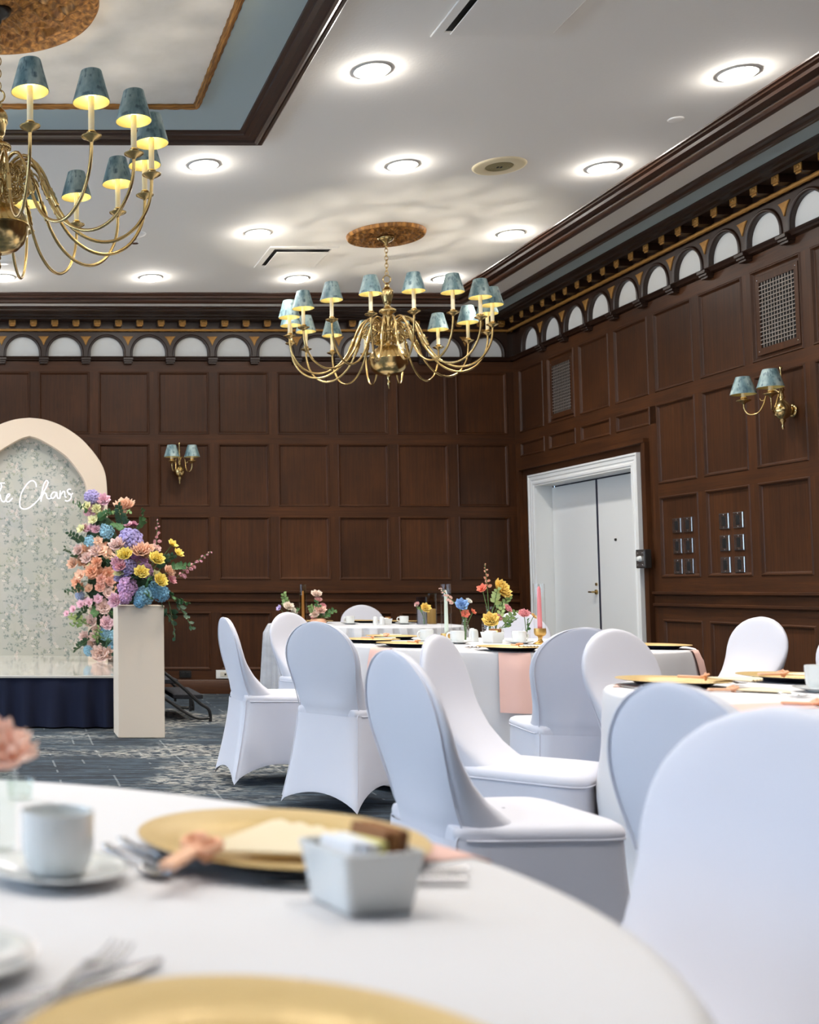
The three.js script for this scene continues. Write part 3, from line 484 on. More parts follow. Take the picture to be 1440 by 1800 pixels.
{
  const plate = new THREE.ExtrudeGeometry(shape([[-0.052, -0.052], [0.052, -0.052], [0.052, 0.052], [-0.052, 0.052]]), { depth: 0.004, bevelEnabled: true, bevelThickness: 0.007, bevelSize: 0.006, bevelSegments: 2 });
  const rows = ['top', 'middle', 'bottom'], cols = ['outer left', 'left', 'right', 'outer right'];
  [[9.08, 'nearest the door'], [8.934, 'second from the door'], [8.486, 'third from the door'], [8.322, 'farthest from the door']].forEach(([z, c]) => [1.55, 1.39, 1.232].forEach((y, i) => {
    const t = thing('socket_plate', rows[i] + ' steel socket plate in the column ' + c, 'wall plate', [XR + 0.013, y, -z], -PI / 2, 'steel socket plates on the right wall');
    part(t, 'plate', plate, std({ color: new THREE.Color(0.55, 0.54, 0.53), roughness: 0.25, metalness: 1 }));
    part(t, 'socket', rbox(0.034, 0.07, 0.01, 0.003).translate(0, 0, 0.011), black);
    part(t, 'screw', merge([-0.046, 0.046].map((q) => xf(new THREE.SphereGeometry(0.004, 8, 6), [0, q, 0.011], [0, 0, 0], [1, 1, 0.5]))), steel);
  }));
  const t = thing('dimmer_switch', 'dark wall dimmer box with a white round knob beside the door', 'switch', [XR - 0.04, 1.3, -9.44], -PI / 2);
  part(t, 'box', rbox(0.14, 0.15, 0.05, 0.004).translate(0, 0, 0.022), std({ color: hex('#2a2624'), roughness: 0.4 }));
  part(t, 'face', rbox(0.12, 0.13, 0.006, 0.002).translate(0, 0, 0.049), std({ color: new THREE.Color(0.35, 0.34, 0.33), roughness: 0.3, metalness: 0.9 }));
  part(t, 'knob', xf(lathe([[0, 0.024], [0.018, 0.022], [0.021, 0.012], [0.024, 0]], 18), [0, 0, 0.052], [PI / 2, 0, 0]), china);
  part(t, 'screw', merge([[-1, 1], [1, 1], [-1, -1], [1, -1]].map(([a, b]) => xf(new THREE.SphereGeometry(0.005, 8, 6), [a * 0.035, b * 0.048, 0.052]))), steel);
  const o = thing('wall_outlet', 'white double outlet low on the back wall', 'outlet', [2.26, 0.195, -ZB], 0);
  part(o, 'plate', rbox(0.16, 0.085, 0.012, 0.003).translate(0, 0, 0.004), whitePaint); part(o, 'insert', rbox(0.075, 0.045, 0.006, 0.002).translate(0, 0, 0.011), flat('#d8d2c4', 0.5)); part(o, 'jack', rbox(0.018, 0.018, 0.004, 0.001).translate(0.012, 0, 0.0145), black);
  const b = thing('wall_outlet', 'black outlet plate low on the back wall left of the white one', 'outlet', [1.87, 0.195, -ZB], 0);
  part(b, 'plate', rbox(0.12, 0.07, 0.012, 0.003).translate(0, 0, 0.004), black); part(b, 'socket', merge([-0.028, 0.028].map((x) => rbox(0.035, 0.04, 0.006, 0.002).translate(x, 0, 0.011))), blackMetal);
}
// ---------------------------------------------------------------- covered chairs
function chairProto(label) {
  const t = thing('banquet_chair', label, 'chair', [0, 0, 0], 0, 'white covered banquet chairs');
  const rows = [[0.40, 0.168, -0.222, -0.05], [0.445, 0.178, -0.226, 0.03], [0.47, 0.182, -0.227, 0.0], [0.495, 0.183, -0.231, -0.045], [0.53, 0.185, -0.234, -0.095], [0.58, 0.192, -0.241, -0.145], [0.65, 0.205, -0.254, -0.193], [0.71, 0.212, -0.265, -0.217], [0.76, 0.205, -0.274, -0.23], [0.80, 0.187, -0.28, -0.239], [0.835, 0.158, -0.285, -0.247], [0.862, 0.122, -0.289, -0.253], [0.88, 0.083, -0.291, -0.258], [0.89, 0.045, -0.291, -0.264], [0.894, 0.012, -0.289, -0.272]];
  const cs = new THREE.CatmullRomCurve3(rows.map((r) => V(r[1], r[2], r[3])), false, 'catmullrom', 0.5), fine = [];
  for (let i = 0; i < rows.length - 1; i++) for (let k = 0; k < 2; k++) { const p = cs.getPoint((i + k / 2) / (rows.length - 1)); fine.push([rows[i][0] + (rows[i + 1][0] - rows[i][0]) * k / 2, p.x, p.y, p.z]); } fine.push(rows.at(-1));
  const N = 36, n = 2.9, ringAt = ([y, w, zb, zf]) => { const c = (zb + zf) / 2, h = (zf - zb) / 2, R = []; for (let j = 0; j < N; j++) { const a = -j / N * 2 * PI, ca = Math.cos(a), sa = Math.sin(a); R.push([w * Math.sign(ca) * Math.abs(ca) ** (2 / n), y, c + h * Math.sign(sa) * Math.abs(sa) ** (2 / n)]); } return R; };
  const rings = fine.map(ringAt); rings.push(Array.from({ length: N }, () => [0, 0.8945, -0.281])); rings.unshift(Array.from({ length: N }, () => [0, 0.40, -0.17]));
  part(t, 'backrest', loft(rings), spandex);
  // seat outline, four sides with rounded corners
  const M = 14, outline = (rx, zr, zf, rz) => { // rear half-width rz, front half-width rx
    const c = [[-rx, zf], [rx, zf], [rz, zr], [-rz, zr]], P = []; for (let s = 0; s < 4; s++) { const a = c[s], b = c[(s + 1) % 4]; for (let i = 0; i < M; i++) { const f = i / M; P.push([a[0] + (b[0] - a[0]) * f, a[1] + (b[1] - a[1]) * f, s, f]); } } return P;
  };
  const round = (P, k) => P.map((p, i) => { const m = P.length, q = [0, 0]; let w = 0; for (let d = -k; d <= k; d++) { const o = P[(i + d + m) % m], g = 1 - Math.abs(d) / (k + 1); q[0] += o[0] * g; q[1] += o[1] * g; w += g; } return [q[0] / w, q[1] / w, p[2], p[3]]; });
  const top = round(outline(0.212, -0.228, 0.232, 0.186), 3), bot = round(outline(0.228, -0.30, 0.25, 0.226), 1);
  const sr = []; for (let i = 0; i <= 14; i++) {
    const v = i / 14, e = v ** 1.35;
    sr.push(top.map((p, j) => {
      const b = bot[j], f = p[3], s = p[2], bow = 4 * f * (1 - f), pull = 0.035 * e * bow * (s === 2 ? 0.6 : 1), x = p[0] + (b[0] - p[0]) * e, z = p[1] + (b[1] - p[1]) * e, hem = 0.012 + (s === 2 ? 0.07 : 0.105) * Math.sin(PI * f) ** 0.75;
      const nx = s === 1 ? -1 : s === 3 ? 1 : 0, nz = s === 0 ? -1 : s === 2 ? 1 : 0;
      return [x + nx * pull, 0.447 + (hem - 0.447) * v, z + nz * pull];
    }));
  }
  sr.push(sr.at(-1).map((p) => [p[0] * 0.985, p[1] + 0.004, p[2] * 0.985]));
  part(t, 'skirt', loft(sr.reverse()), spandex);
  const off = (k, y) => top.map((p) => [p[0] * (p[1] < -0.1 ? Math.min(k, 0.985) : k), y, Math.max(0.012 + (p[1] - 0.012) * k, -0.21)]);
  part(t, 'seat', loft([off(0.99, 0.44), off(1.012, 0.452), off(1.015, 0.462), off(0.99, 0.474), off(0.93, 0.482), off(0.8, 0.486), off(0.5, 0.489), off(0.02, 0.49)]), spandex);
  const seam = top.filter((p) => p[1] > -0.17).map((p) => [p[0] * 1.012, 0.447, 0.012 + (p[1] - 0.012) * 1.012]), rear = top.findIndex((p) => p[2] === 2);
  const order = [...top.slice(3 * M), ...top.slice(0, 2 * M)].filter((p) => p[1] > -0.2).map((p) => [p[0] * 1.01, 0.448, 0.012 + (p[1] - 0.012) * 1.012]);
  const edge = (s) => { const a = []; for (let i = 13; i >= 0; i--) { const r = sr[sr.length - 1 - i], j = s > 0 ? 2 * M : 3 * M; a.push(r[j]); } const q = fine.filter((f) => f[0] > 0.46).map(([y, w, zb, zf]) => [s * w * 0.93, y, zb + (zf - zb) * 0.16]); return [...a.map((p) => [p[0] * 1.004, p[1], p[2] * 1.004]), ...q]; };
  const L = edge(-1), R = edge(1).reverse();
  part(t, 'piping', merge([tube([...L, ...R], 0.0026, 140, 5), tube(order, 0.0028, 60, 5)]), spandex);
  return t;
}
const proto = chairProto('white covered chair seen from its left side, nearest the stage');
const face = (dx, dz) => Math.atan2(dx, -dz);
const CH_LIST = [ // x, depth, facing dx, facing depth, label
  [1.525, 6.52, 1, 0.05, null],
  [1.745, 5.83, 0.78, 0.62, 'white covered chair with its blue-shaded round back to us, beside the stage-side chair'],
  [2.11, 7.72, 0.56, -0.83, 'white covered chair facing us at the far left of the middle round table'],
  [3.58, 11.46, -0.15, -0.98, 'white covered chair behind the far table, only the top of its back showing'],
  [1.285, 3.05, 0.99, 0.12, 'white covered chair in side view, its whole seat showing behind the foreground table'],
  [1.725, 3.885, 0.76, -0.64, 'white covered chair turned half towards us between the middle and right tables'],
  [2.465, 5.10, 0.2, 0.98, 'grey-shaded covered chair back right of the pink napkin and tall pink candle'],
  [2.545, 4.40, 0.4, -0.92, 'white covered chair facing us behind the right table, overlapping a grey chair back'],
  [4.14, 6.75, -0.98, -0.18, 'white covered chair standing alone before the right wall panelling'],
  [4.03, 5.45, -0.6, -0.8, 'white covered chair cut by the right edge above the white cup'],
  [1.405, 2.01, 0.98, 0.15, 'blue-shaded covered chair back partly hidden by the closest chair'],
  [0.784, 1.475, -0.95, -0.3, 'largest and closest white covered chair, cut by the right edge'],
  [3.49, 7.9, -0.39, -0.92, 'white covered chair behind the flowers of the middle table, before the door'],
];
CH_LIST.forEach(([x, z, dx, dz, label], i) => { if (i) copy(proto, label, [x, 0, -z], face(dx, dz)); else { proto.position.set(x, 0, -z); proto.rotation.y = face(dx, dz); } });

// ---------------------------------------------------------------- tables and cloths
const TY = 0.745;   // top of the cloths
function table(x, z, r, label, clothLabel, o = {}) {
  const t = thing('round_table', label, 'table', [x, 0, -z], 0);
  part(t, 'tabletop', lathe([[0, 0.715], [r - 0.012, 0.715], [r - 0.006, 0.727], [r - 0.012, 0.74], [0, 0.74]], 48), flat('#8a6f52', 0.6));
  for (let i = 0; i < 4; i++) { const a = i * PI / 2 + 0.7; part(t, 'leg', new THREE.CylinderGeometry(0.016, 0.016, 0.715, 10).translate(Math.cos(a) * r * 0.55, 0.3575, Math.sin(a) * r * 0.55), greyMetal); }
  const n = o.n ?? 260, rings = [], rows = o.rows ?? 22, hem = o.hem ?? 0.03, rnd = rng(Math.round(r * 1000 + x * 77));
  const ph = [rnd() * 6, rnd() * 6, rnd() * 6], F = o.folds ?? 11;
  const circle = (q, y) => Array.from({ length: n }, (_, j) => { const a = -j / n * 2 * PI; return [Math.cos(a) * q, y, Math.sin(a) * q]; });
  rings.push(circle(0.001, TY), circle(r * 0.5, TY), circle(r - 0.06, TY), circle(r - 0.02, TY), circle(r - 0.006, TY - 0.003), circle(r + 0.001, TY - 0.012));
  for (let i = 1; i <= rows; i++) {
    const v = i / rows, y = TY - 0.012 - (TY - 0.012 - hem) * v;
    rings.push(Array.from({ length: n }, (_, j) => {
      const a = -j / n * 2 * PI, w = v ** 0.75; let q;
      if (o.pleats) { const s = ((j / n * o.pleats) % 1), box = clamp(Math.min(s, 1 - s) * 9 - 1.3, 0, 1); q = r + 0.004 + 0.03 * box * Math.min(1, v * 14) + 0.03 * v + 0.02 * v * Math.sin(a * 9 + ph[0]); }
      else { const f = 0.5 + 0.5 * Math.sin(a * F + ph[0] + 0.7 * Math.sin(a * 3 + ph[1])), g = Math.sin(a * (F * 2 + 3) + ph[2]); q = r + 0.002 + (o.flare ?? 0.07) * w * (0.25 + 0.75 * f ** 1.3) + 0.01 * w * g + 0.012 * v * Math.sin(v * 17 + a * 5 + ph[1]) * (o.crease ?? 0.5); }
      return [Math.cos(a) * q, y, Math.sin(a) * q];
    }));
  }
  const cl = single('tablecloth', clothLabel, 'tablecloth', loft(rings.reverse()), o.mat ?? linen, [x, 0, -z]);
  return cl;
}
table(-0.19, 1.167, 0.77, 'round table under the white cloth in the foreground', 'white cloth on the big foreground table with the gold plate', { hem: 0.5, flare: 0.02, folds: 9 });
table(2.85, 6.6, 0.92, 'round table under the white cloth in the middle of the room', 'white cloth with hanging pink napkins on the middle table');
table(2.68, 3.3, 0.88, 'round table under the white cloth at right behind the two closest chairs', 'white cloth on the right table, its left side hanging in creased folds', { flare: 0.055, crease: 1.1 });
table(3.2, 10.3, 0.83, 'round table under the grey pleated skirt before the back wall', 'box-pleated pale grey cloth on the far table', { pleats: 44, n: 704, rows: 10, mat: greyLinen });
// ---------------------------------------------------------------- stage, backdrop arch, neon sign, pedestal, steps
const ST = { x0: -2.4, x1: 1.2, z0: 8.9, z1: 11.8, h: 0.397 };
{
  const t = thing('stage', 'low stage with a glossy white top and navy pleated skirt', 'stage', [0, 0, 0]);
  part(t, 'deck', rbox(ST.x1 - ST.x0, 0.02, ST.z1 - ST.z0, 0.004).translate((ST.x0 + ST.x1) / 2, ST.h - 0.01, -(ST.z0 + ST.z1) / 2), phys({ color: hex('#d4d0c8'), roughness: 0.12, clearcoat: 0.6, clearcoatRoughness: 0.05 }));
  const sk = [], line = []; for (let x = ST.x0; x <= ST.x1 - 0.02; x += 0.015) line.push([x, -ST.z0 - 0.02, x]); for (let z = ST.z0 + 0.02; z < ST.z1; z += 0.015) line.push([ST.x1 - 0.03, -z, z + 9]);
  for (const y of [0.012, 0.13, 0.25, ST.h - 0.02]) sk.push(line.map(([x, z, s], i) => { const w = (1.1 - y / ST.h) * 0.027, o = Math.sin(s * 34 + Math.sin(s * 7) * 1.3) * w + w; return s < 5 ? [x, y, z + 0.0 + o] : [x + o, y, z]; }));
  part(t, 'skirt', loft(sk, false), flat('#0a1430', 0.9));
  const st = thing('stage_steps', 'black folding stage steps with tube side rails behind the pedestal', 'steps', [1.2, 0, -9.8]);
  const step = (x, y, w, l) => part(st, l, rbox(w, 0.035, 0.72, 0.006).translate(x, y, 0), std({ map: tex(128, 128, (u, v) => mix([16, 17, 21], [58, 60, 68], fbm(u * 30, v * 30, 30, 30, 2, 4))), roughness: 0.95 }));
  step(0.12, 0.31, 0.22, 'tread'); step(0.31, 0.19, 0.24, 'tread');
  for (const z of [0.42, -0.42]) {
    const s = part(st, 'side_rail', merge([tube([[0.02, 0.44, z], [0.09, 0.40, z], [0.25, 0.275, z], [0.40, 0.14, z], [0.46, 0.10, z], [0.475, 0.06, z], [0.476, 0.0, z]], 0.0135, 40, 8), tube([[0.02, 0.25, z], [0.09, 0.20, z], [0.28, 0.07, z], [0.36, 0.03, z], [0.42, 0.025, z], [0.474, 0.03, z]], 0.0125, 30, 8), box(0.02, 0.1, 0.02, 0.32, 0.13, z * 0.97)]), blackMetal);
  }
  const p = thing('pedestal', 'square cream pedestal carrying flowers in front of the stage', 'pedestal', [1.003, 0, -8.505]);
  part(p, 'column', rbox(0.33, 0.93, 0.33, 0.006).translate(0, 0.465, 0), cream);
  part(p, 'top_edge', rbox(0.336, 0.012, 0.336, 0.004).translate(0, 0.928, 0), cream);
}
const AX = 0.29, AZ = 11.5;
{
  const outer = [[0.758, 0], [0.757, 0.8], [0.756, 1.64], [0.735, 1.8], [0.68, 1.918], [0.53, 2.103], [0.40, 2.205], [0.27, 2.275], [0.13, 2.318], [0, 2.332]], inner = [[0.578, 0], [0.577, 0.8], [0.567, 1.6], [0.545, 1.70], [0.51, 1.77], [0.382, 1.938], [0.28, 2.02], [0.175, 2.085], [0.08, 2.135], [0, 2.158]];
  const smooth = (P) => { const c = new THREE.CatmullRomCurve3(P.map(([x, y]) => V(x, y, 0)), false, 'centripetal').getPoints(44); const r = c.map((p) => [p.x, p.y]); return [...r, ...r.slice(0, -1).reverse().map(([x, y]) => [-x, y])]; };
  const o = smooth(outer), n = smooth(inner), t = thing('backdrop_arch', 'cream arched backdrop with floral wallpaper standing on the stage', 'backdrop', [AX, ST.h, -AZ]);
  const s = shape([...o, ...n.slice().reverse()]);
  part(t, 'arch_frame', extrude(s, 0.14, 0.004).translate(0, 0, -0.07), std({ color: hex('#dccab5'), roughness: 0.6 }));
  // wallpaper: small grey-green sprigs and pale blossoms
  const cv = document.createElement('canvas'); cv.width = 512; cv.height = 1024; const c = cv.getContext('2d'), r = rng(77);
  c.fillStyle = '#b6b5a8'; c.fillRect(0, 0, 512, 1024);
  for (let i = 0; i < 60; i++) { c.fillStyle = ['rgba(150,168,160,0.10)', 'rgba(205,200,186,0.14)'][i % 2]; c.beginPath(); c.ellipse(r() * 512, r() * 1024, 30 + r() * 60, 40 + r() * 90, r() * 3, 0, 7); c.fill(); }
  const motif = [], rm = rng(5); for (let i = 0; i < 44; i++) motif.push([rm() * 128, rm() * 205, rm() * 6.3, 14 + rm() * 30, rm()]);
  for (let gx = 0; gx < 4; gx++) for (let gy = 0; gy < 5; gy++) for (const [mx, my, a, l, k] of motif) {
    const x = gx * 128 + mx, y = (gy * 205 + my + gx * 77) % 1024; c.strokeStyle = k < 0.5 ? 'rgba(96,112,108,0.5)' : 'rgba(140,142,120,0.5)'; c.lineWidth = 1.6; c.beginPath(); c.moveTo(x, y); c.quadraticCurveTo(x + Math.cos(a) * l * 0.5 + 6, y + Math.sin(a) * l * 0.5, x + Math.cos(a + 0.4) * l, y + Math.sin(a + 0.4) * l); c.stroke();
    for (let q = 0; q < 3; q++) { c.fillStyle = k < 0.6 ? 'rgba(96,112,108,0.5)' : 'rgba(126,134,104,0.5)'; c.beginPath(); c.ellipse(x + Math.cos(a) * l * (0.3 + q * 0.25) + (q % 2 ? 4 : -4), y + Math.sin(a) * l * (0.3 + q * 0.25), 5, 2, a + q, 0, 7); c.fill(); }
    if (k > 0.45) { c.fillStyle = k > 0.72 ? 'rgba(222,214,204,0.7)' : 'rgba(216,202,192,0.6)'; for (let q = 0; q < 5; q++) { const b = q * 1.257 + a; c.beginPath(); c.arc(x + Math.cos(a + 0.4) * l + Math.cos(b) * 4, y + Math.sin(a + 0.4) * l + Math.sin(b) * 4, 3.4, 0, 7); c.fill(); } c.fillStyle = 'rgba(130,130,106,0.6)'; c.beginPath(); c.arc(x + Math.cos(a + 0.4) * l, y + Math.sin(a + 0.4) * l, 1.8, 0, 7); c.fill(); }
  }
  const wt = new THREE.CanvasTexture(cv); wt.colorSpace = THREE.SRGBColorSpace; wt.wrapS = wt.wrapT = THREE.RepeatWrapping; wt.repeat.set(1 / 1.16, 1 / 2.32); wt.offset.set(0.5, 0);
  const pg = extrude(shape(n.map(([x, y]) => [x * 1.02, y * 1.004])), 0.02).translate(0, 0, -0.055), P = pg.attributes.position, uv = pg.attributes.uv; for (let i = 0; i < P.count; i++) uv.setXY(i, P.getX(i), P.getY(i));
  part(t, 'wallpaper_panel', pg, std({ map: wt, roughness: 0.75 }));
  // neon script
  const S = 11.42 / 2054, F = ([x, y]) => [(x / 9.6 - 51.7) * S, 1.63 - (y / 9.6 + 820 - 860) * S, 0];
  const strokes = { C: [[610, 350], [600, 290], [560, 247], [520, 247], [470, 282], [410, 360], [360, 450], [335, 560], [328, 640], [345, 700], [390, 724], [440, 722], [500, 695], [570, 640], [640, 570], [690, 500], [740, 420], [790, 330], [808, 275], [795, 243], [770, 248], [738, 300], [715, 380], [702, 450], [692, 530], [688, 592]],
    h: [[690, 560], [715, 490], [745, 452], [768, 458], [780, 500], [798, 540], [828, 550], [860, 540]], a: [[938, 442], [902, 436], [868, 470], [856, 515], [876, 545], [918, 520], [948, 460], [956, 440], [960, 500], [978, 543], [1005, 540]], n: [[1012, 415], [1010, 480], [1004, 547], [1020, 490], [1058, 432], [1084, 426], [1092, 470], [1100, 520], [1122, 520]], s: [[1192, 388], [1152, 390], [1132, 420], [1150, 450], [1190, 475], [1198, 525], [1170, 572], [1122, 590], [1096, 576]], s2: [[1150, 470], [1200, 480], [1226, 455]],
    bar: [[-470, 330], [-300, 300], [-100, 285], [75, 284]], T: [[-215, 300], [-240, 420], [-280, 540], [-330, 620]], h2: [[-150, 560], [-80, 500], [-10, 420], [20, 340], [8, 292], [-25, 305], [-62, 420], [-88, 540], [-98, 610], [-70, 530], [-30, 470], [-5, 490], [8, 545], [32, 592], [64, 604], [94, 570], [110, 540], [150, 505], [162, 478], [138, 470], [104, 520], [98, 575], [122, 605], [160, 590], [206, 540]] };
  const ng = thing('neon_sign', 'white glowing neon script sign reading The Chans on the backdrop', 'sign', [AX, ST.h - 0.0, -AZ + 0.10]);
  for (const k of Object.values(strokes)) part(ng, 'neon_tube', tube(k.map(F), 0.0034, k.length * 6, 6), neonMat);
  const cl = [[335, 560], [690, 530], [960, 500], [1150, 450], [-90, 560]].map(F).map(([x, y]) => new THREE.CylinderGeometry(0.006, 0.006, 0.075, 8).rotateX(PI / 2).translate(x, y, -0.036)); part(ng, 'standoff', merge(cl), glass);
  for (const [x, y] of [[120, 560], [520, 560], [900, 500]].map(F)) { const l = new THREE.PointLight(hex('#efe6ff'), 0.01, 0, 2); l.name = 'neon_light'; l.position.set(x, y, 0.06); l.shadow.radius = 3; l.castShadow = true; ng.add(l); }
}
// ---------------------------------------------------------------- flowers
function petal(len, wid, cup, curl, nx = 4, ny = 4, ruffle = 0, seed = 0) {  // petal from the origin along +y, facing +z
  const rings = []; for (let i = 0; i <= ny; i++) { const v = i / ny, w = wid * Math.sin(PI * (0.10 + 0.83 * v)) ** 0.6, R = []; for (let j = 0; j <= nx; j++) { const u = j / nx * 2 - 1; R.push([u * w, len * v * (1 - 0.2 * u * u * v * v), -cup * (1 - u * u) * Math.sin(v * PI * 0.8) + curl * -v * v * v + ruffle * Math.sin(u * 9 + seed) * v * v]); } rings.push(R); }
  return tint(loft(rings, false), 1);
}
const tint = (g, k) => { const n = g.attributes.position.count, c = new Float32Array(n * 3).fill(k); g.setAttribute('color', new THREE.BufferAttribute(c, 3)); return g; };
const noTint = (g) => { g.deleteAttribute('color'); return g; };
function roseGeo(seed, layers, ruffle = 0) {  // unit radius, opening towards +y
  const r = rng(seed), g = [tint(xf(new THREE.SphereGeometry(0.16, 8, 6), [0, 0.25, 0], [0, 0, 0], [1, 1.5, 1]), 0.85)];
  for (const [n, rad, tilt, len, wid, cup] of layers) for (let i = 0; i < n; i++) { const a = (i + r() * 0.4) / n * 2 * PI + rad * 9, t = tilt + (r() - 0.5) * 0.15; g.push(tint(xf(xf(petal(len, wid, cup, 0.16, 4, 4, ruffle, r() * 6), [0, 0, rad * 0.3], [t, 0, 0]), [0, -0.05, 0], [0, a, 0]), 0.97 + r() * 0.1)); }
  return merge(g);
}
const ROSE = [1, 2, 3].map((s) => roseGeo(s, [[4, 0.05, 0.05, 0.78, 0.16, 0.14], [5, 0.3, 0.17, 0.8, 0.24, 0.2], [6, 0.6, 0.3, 0.83, 0.3, 0.22], [7, 0.8, 0.45, 0.86, 0.34, 0.22], [8, 0.9, 0.64, 0.9, 0.38, 0.2], [8, 1.0, 0.88, 0.95, 0.42, 0.18], [8, 1.0, 1.2, 1.0, 0.46, 0.12]]));
const CARN = [4, 5].map((s) => roseGeo(s, [[6, 0.1, 0.12, 0.84, 0.24, 0.08], [9, 0.2, 0.34, 0.88, 0.27, 0.08], [11, 0.3, 0.6, 0.92, 0.28, 0.07], [12, 0.4, 0.88, 0.96, 0.3, 0.06], [13, 0.4, 1.2, 1.0, 0.3, 0.05]], 0.11));
const OPEN = [6, 7].map((s) => roseGeo(s, [[5, 0.1, 0.5, 0.5, 0.24, 0.1], [5, 0.3, 0.95, 0.85, 0.42, 0.12], [6, 0.3, 1.3, 1.0, 0.46, 0.08]]));
function hydraGeo(seed) {
  const r = rng(seed), g = [tint(xf(new THREE.IcosahedronGeometry(0.6, 1), [0, 0.1, 0]), 0.6)], n = 84;
  for (let i = 0; i < n; i++) { const y = 1 - i / (n - 1) * 1.55, q = Math.sqrt(Math.max(0, 1 - y * y)), a = i * 2.39996, d = V(Math.cos(a) * q, y, Math.sin(a) * q).normalize(), k = 0.8 + r() * 0.2, Q = new THREE.Quaternion().setFromUnitVectors(V(0, 0, 1), d), f = [];
    for (let p = 0; p < 4; p++) { const b = p * PI / 2 + r() * 0.3; f.push(xf(xf(petal(0.225, 0.12, -0.03, 0.06, 2, 2), [0, 0, 0], [-0.3 - r() * 0.3, 0, 0]), [0, 0, 0], [0, 0, b])); }
    const m = tint(merge(f), 0.78 + r() * 0.3); m.applyMatrix4(new THREE.Matrix4().compose(d.clone().multiplyScalar(k), Q.multiply(new THREE.Quaternion().setFromAxisAngle(V(0, 0, 1), r() * 3)), V(1, 1, 1))); g.push(m); }
  return merge(g);
}
const HYDRA = [8, 9].map(hydraGeo);
const leafG = (len, wid) => noTint(petal(len, wid, -len * 0.06, len * 0.12, 2, 4));
function spray(seed, n, len, spread) { // leaves along a curved stem from the origin along +y, unit = metres
  const r = rng(seed), pts = []; for (let i = 0; i <= 5; i++) pts.push([Math.sin(i * 0.5 + seed) * len * 0.06, len * i / 5, spread * (i / 5) ** 2 * len]);
  const c = curve(pts), g = []; for (let i = 0; i < n; i++) { const p = c.getPoint(0.2 + 0.8 * i / (n - 1)), l = Math.min(0.05, len * 0.28) * (1.2 - 0.5 * i / n); g.push(xf(xf(leafG(l, l * 0.34), [0, 0, 0], [-0.4 + r() * 0.8, 0, (i % 2 ? 1 : -1) * (0.7 + r() * 0.6)]), [p.x, p.y, p.z], [0, r() * 1.2 - 0.6, 0])); }
  return [tube(pts, 0.0022, 14, 5), merge(g)];
}
function spike(seed, len, n, size) { // florets up a stem
  const r = rng(seed), pts = []; for (let i = 0; i <= 5; i++) pts.push([Math.sin(i * 0.4) * len * 0.03, len * i / 5, 0]); const c = curve(pts), g = [];
  for (let i = 0; i < n; i++) { const f = i / (n - 1), p = c.getPoint(0.3 + 0.7 * f), s = size * (1.15 - 0.75 * f), a = i * 2.4; for (let k = 0; k < 4; k++) g.push(xf(xf(petal(s, s * 0.42, s * 0.1, s * 0.2, 2, 3), [0, 0, 0], [0.75, k * PI / 2, 0]), [p.x + Math.cos(a) * s * 0.25, p.y, p.z + Math.sin(a) * s * 0.25], [0.9 * Math.sin(a), 0, -0.9 * Math.cos(a)])); }
  return [tube(pts, 0.0025, 14, 5), merge(g)];
}
const petalMats = {}; const PM = (c) => petalMats[c] ??= phys({ color: hex(c).lerp(hex('#ffffff'), 0.14), vertexColors: true, roughness: 1, side: THREE.DoubleSide });
const GEO = { rose: ROSE, carnation: CARN, blossom: OPEN, hydrangea: HYDRA };
const UPV = V(0, 1, 0);
function flower(parent, kind, color, pos, dir, r, k = 0) {
  const m = part(parent, kind, GEO[kind][k % GEO[kind].length], PM(color)); m.position.set(...pos); m.scale.setScalar(r);
  m.quaternion.setFromUnitVectors(UPV, V(...dir).normalize()); m.rotateY(k * 1.7); return m;
}
function sprig(parent, pos, dir, s, k, leafColor) { const [st, lf] = s; const a = part(parent, 'stem', st, stemMat), b = part(parent, 'leaves', lf, leafMats[leafColor ?? k % 4]); for (const m of [a, b]) { m.position.set(...pos); m.quaternion.setFromUnitVectors(UPV, V(...dir).normalize()); m.rotateY(k * 2.1); } }
function bloomSpike(parent, pos, dir, s, color, k) { const [st, fl] = s; const a = part(parent, 'stem', st, stemMat), b = part(parent, 'flower_spike', fl, PM(color)); for (const m of [a, b]) { m.position.set(...pos); m.quaternion.setFromUnitVectors(UPV, V(...dir).normalize()); m.rotateY(k); } }
// arrangement plan: [kind, colour, x cm, y cm, z cm, radius cm] about the base, drawn as seen from the room
function arrange(t, cx, cy, cz, plan, stems = true) {
  const foot = V(cx, cy, cz);
  plan.forEach(([kind, c, x, y, z, r], i) => {
    const p = [x / 100, y / 100, z / 100], d = V(...p).sub(foot).multiply(V(1, 0.7, 0.6)).normalize().add(V(0, 0.32, 0.8)).normalize();
    flower(t, kind, c, p.map((v, q) => v - d.getComponent(q) * r / 100 * 0.35), [d.x, d.y, d.z], r / 100, i);
    if (stems) { const e = V(...p), m = e.clone().lerp(foot, 0.5).add(V(0, 0.03, -0.02)); part(t, 'stem', tube([[foot.x, foot.y, foot.z], [m.x, m.y, m.z], [p[0] - d.x * r / 200, p[1] - d.y * r / 200, p[2] - d.z * r / 200]], 0.003, 8, 5), stemMat); }
  });
}
const foam = (t, p, s) => { const g = new THREE.IcosahedronGeometry(1, 3), P = g.attributes.position; for (let i = 0; i < P.count; i++) { const k = 0.8 + 0.35 * fbm(P.getX(i) * 3 + 9, P.getY(i) * 3 + P.getZ(i) * 2 + 9, 64, 64, 3, 5); P.setXYZ(i, P.getX(i) * k, P.getY(i) * k, P.getZ(i) * k); } g.computeVertexNormals(); const m = part(t, 'moss', g, flat('#2f4630', 0.95)); m.position.set(...p); m.scale.set(...s); };
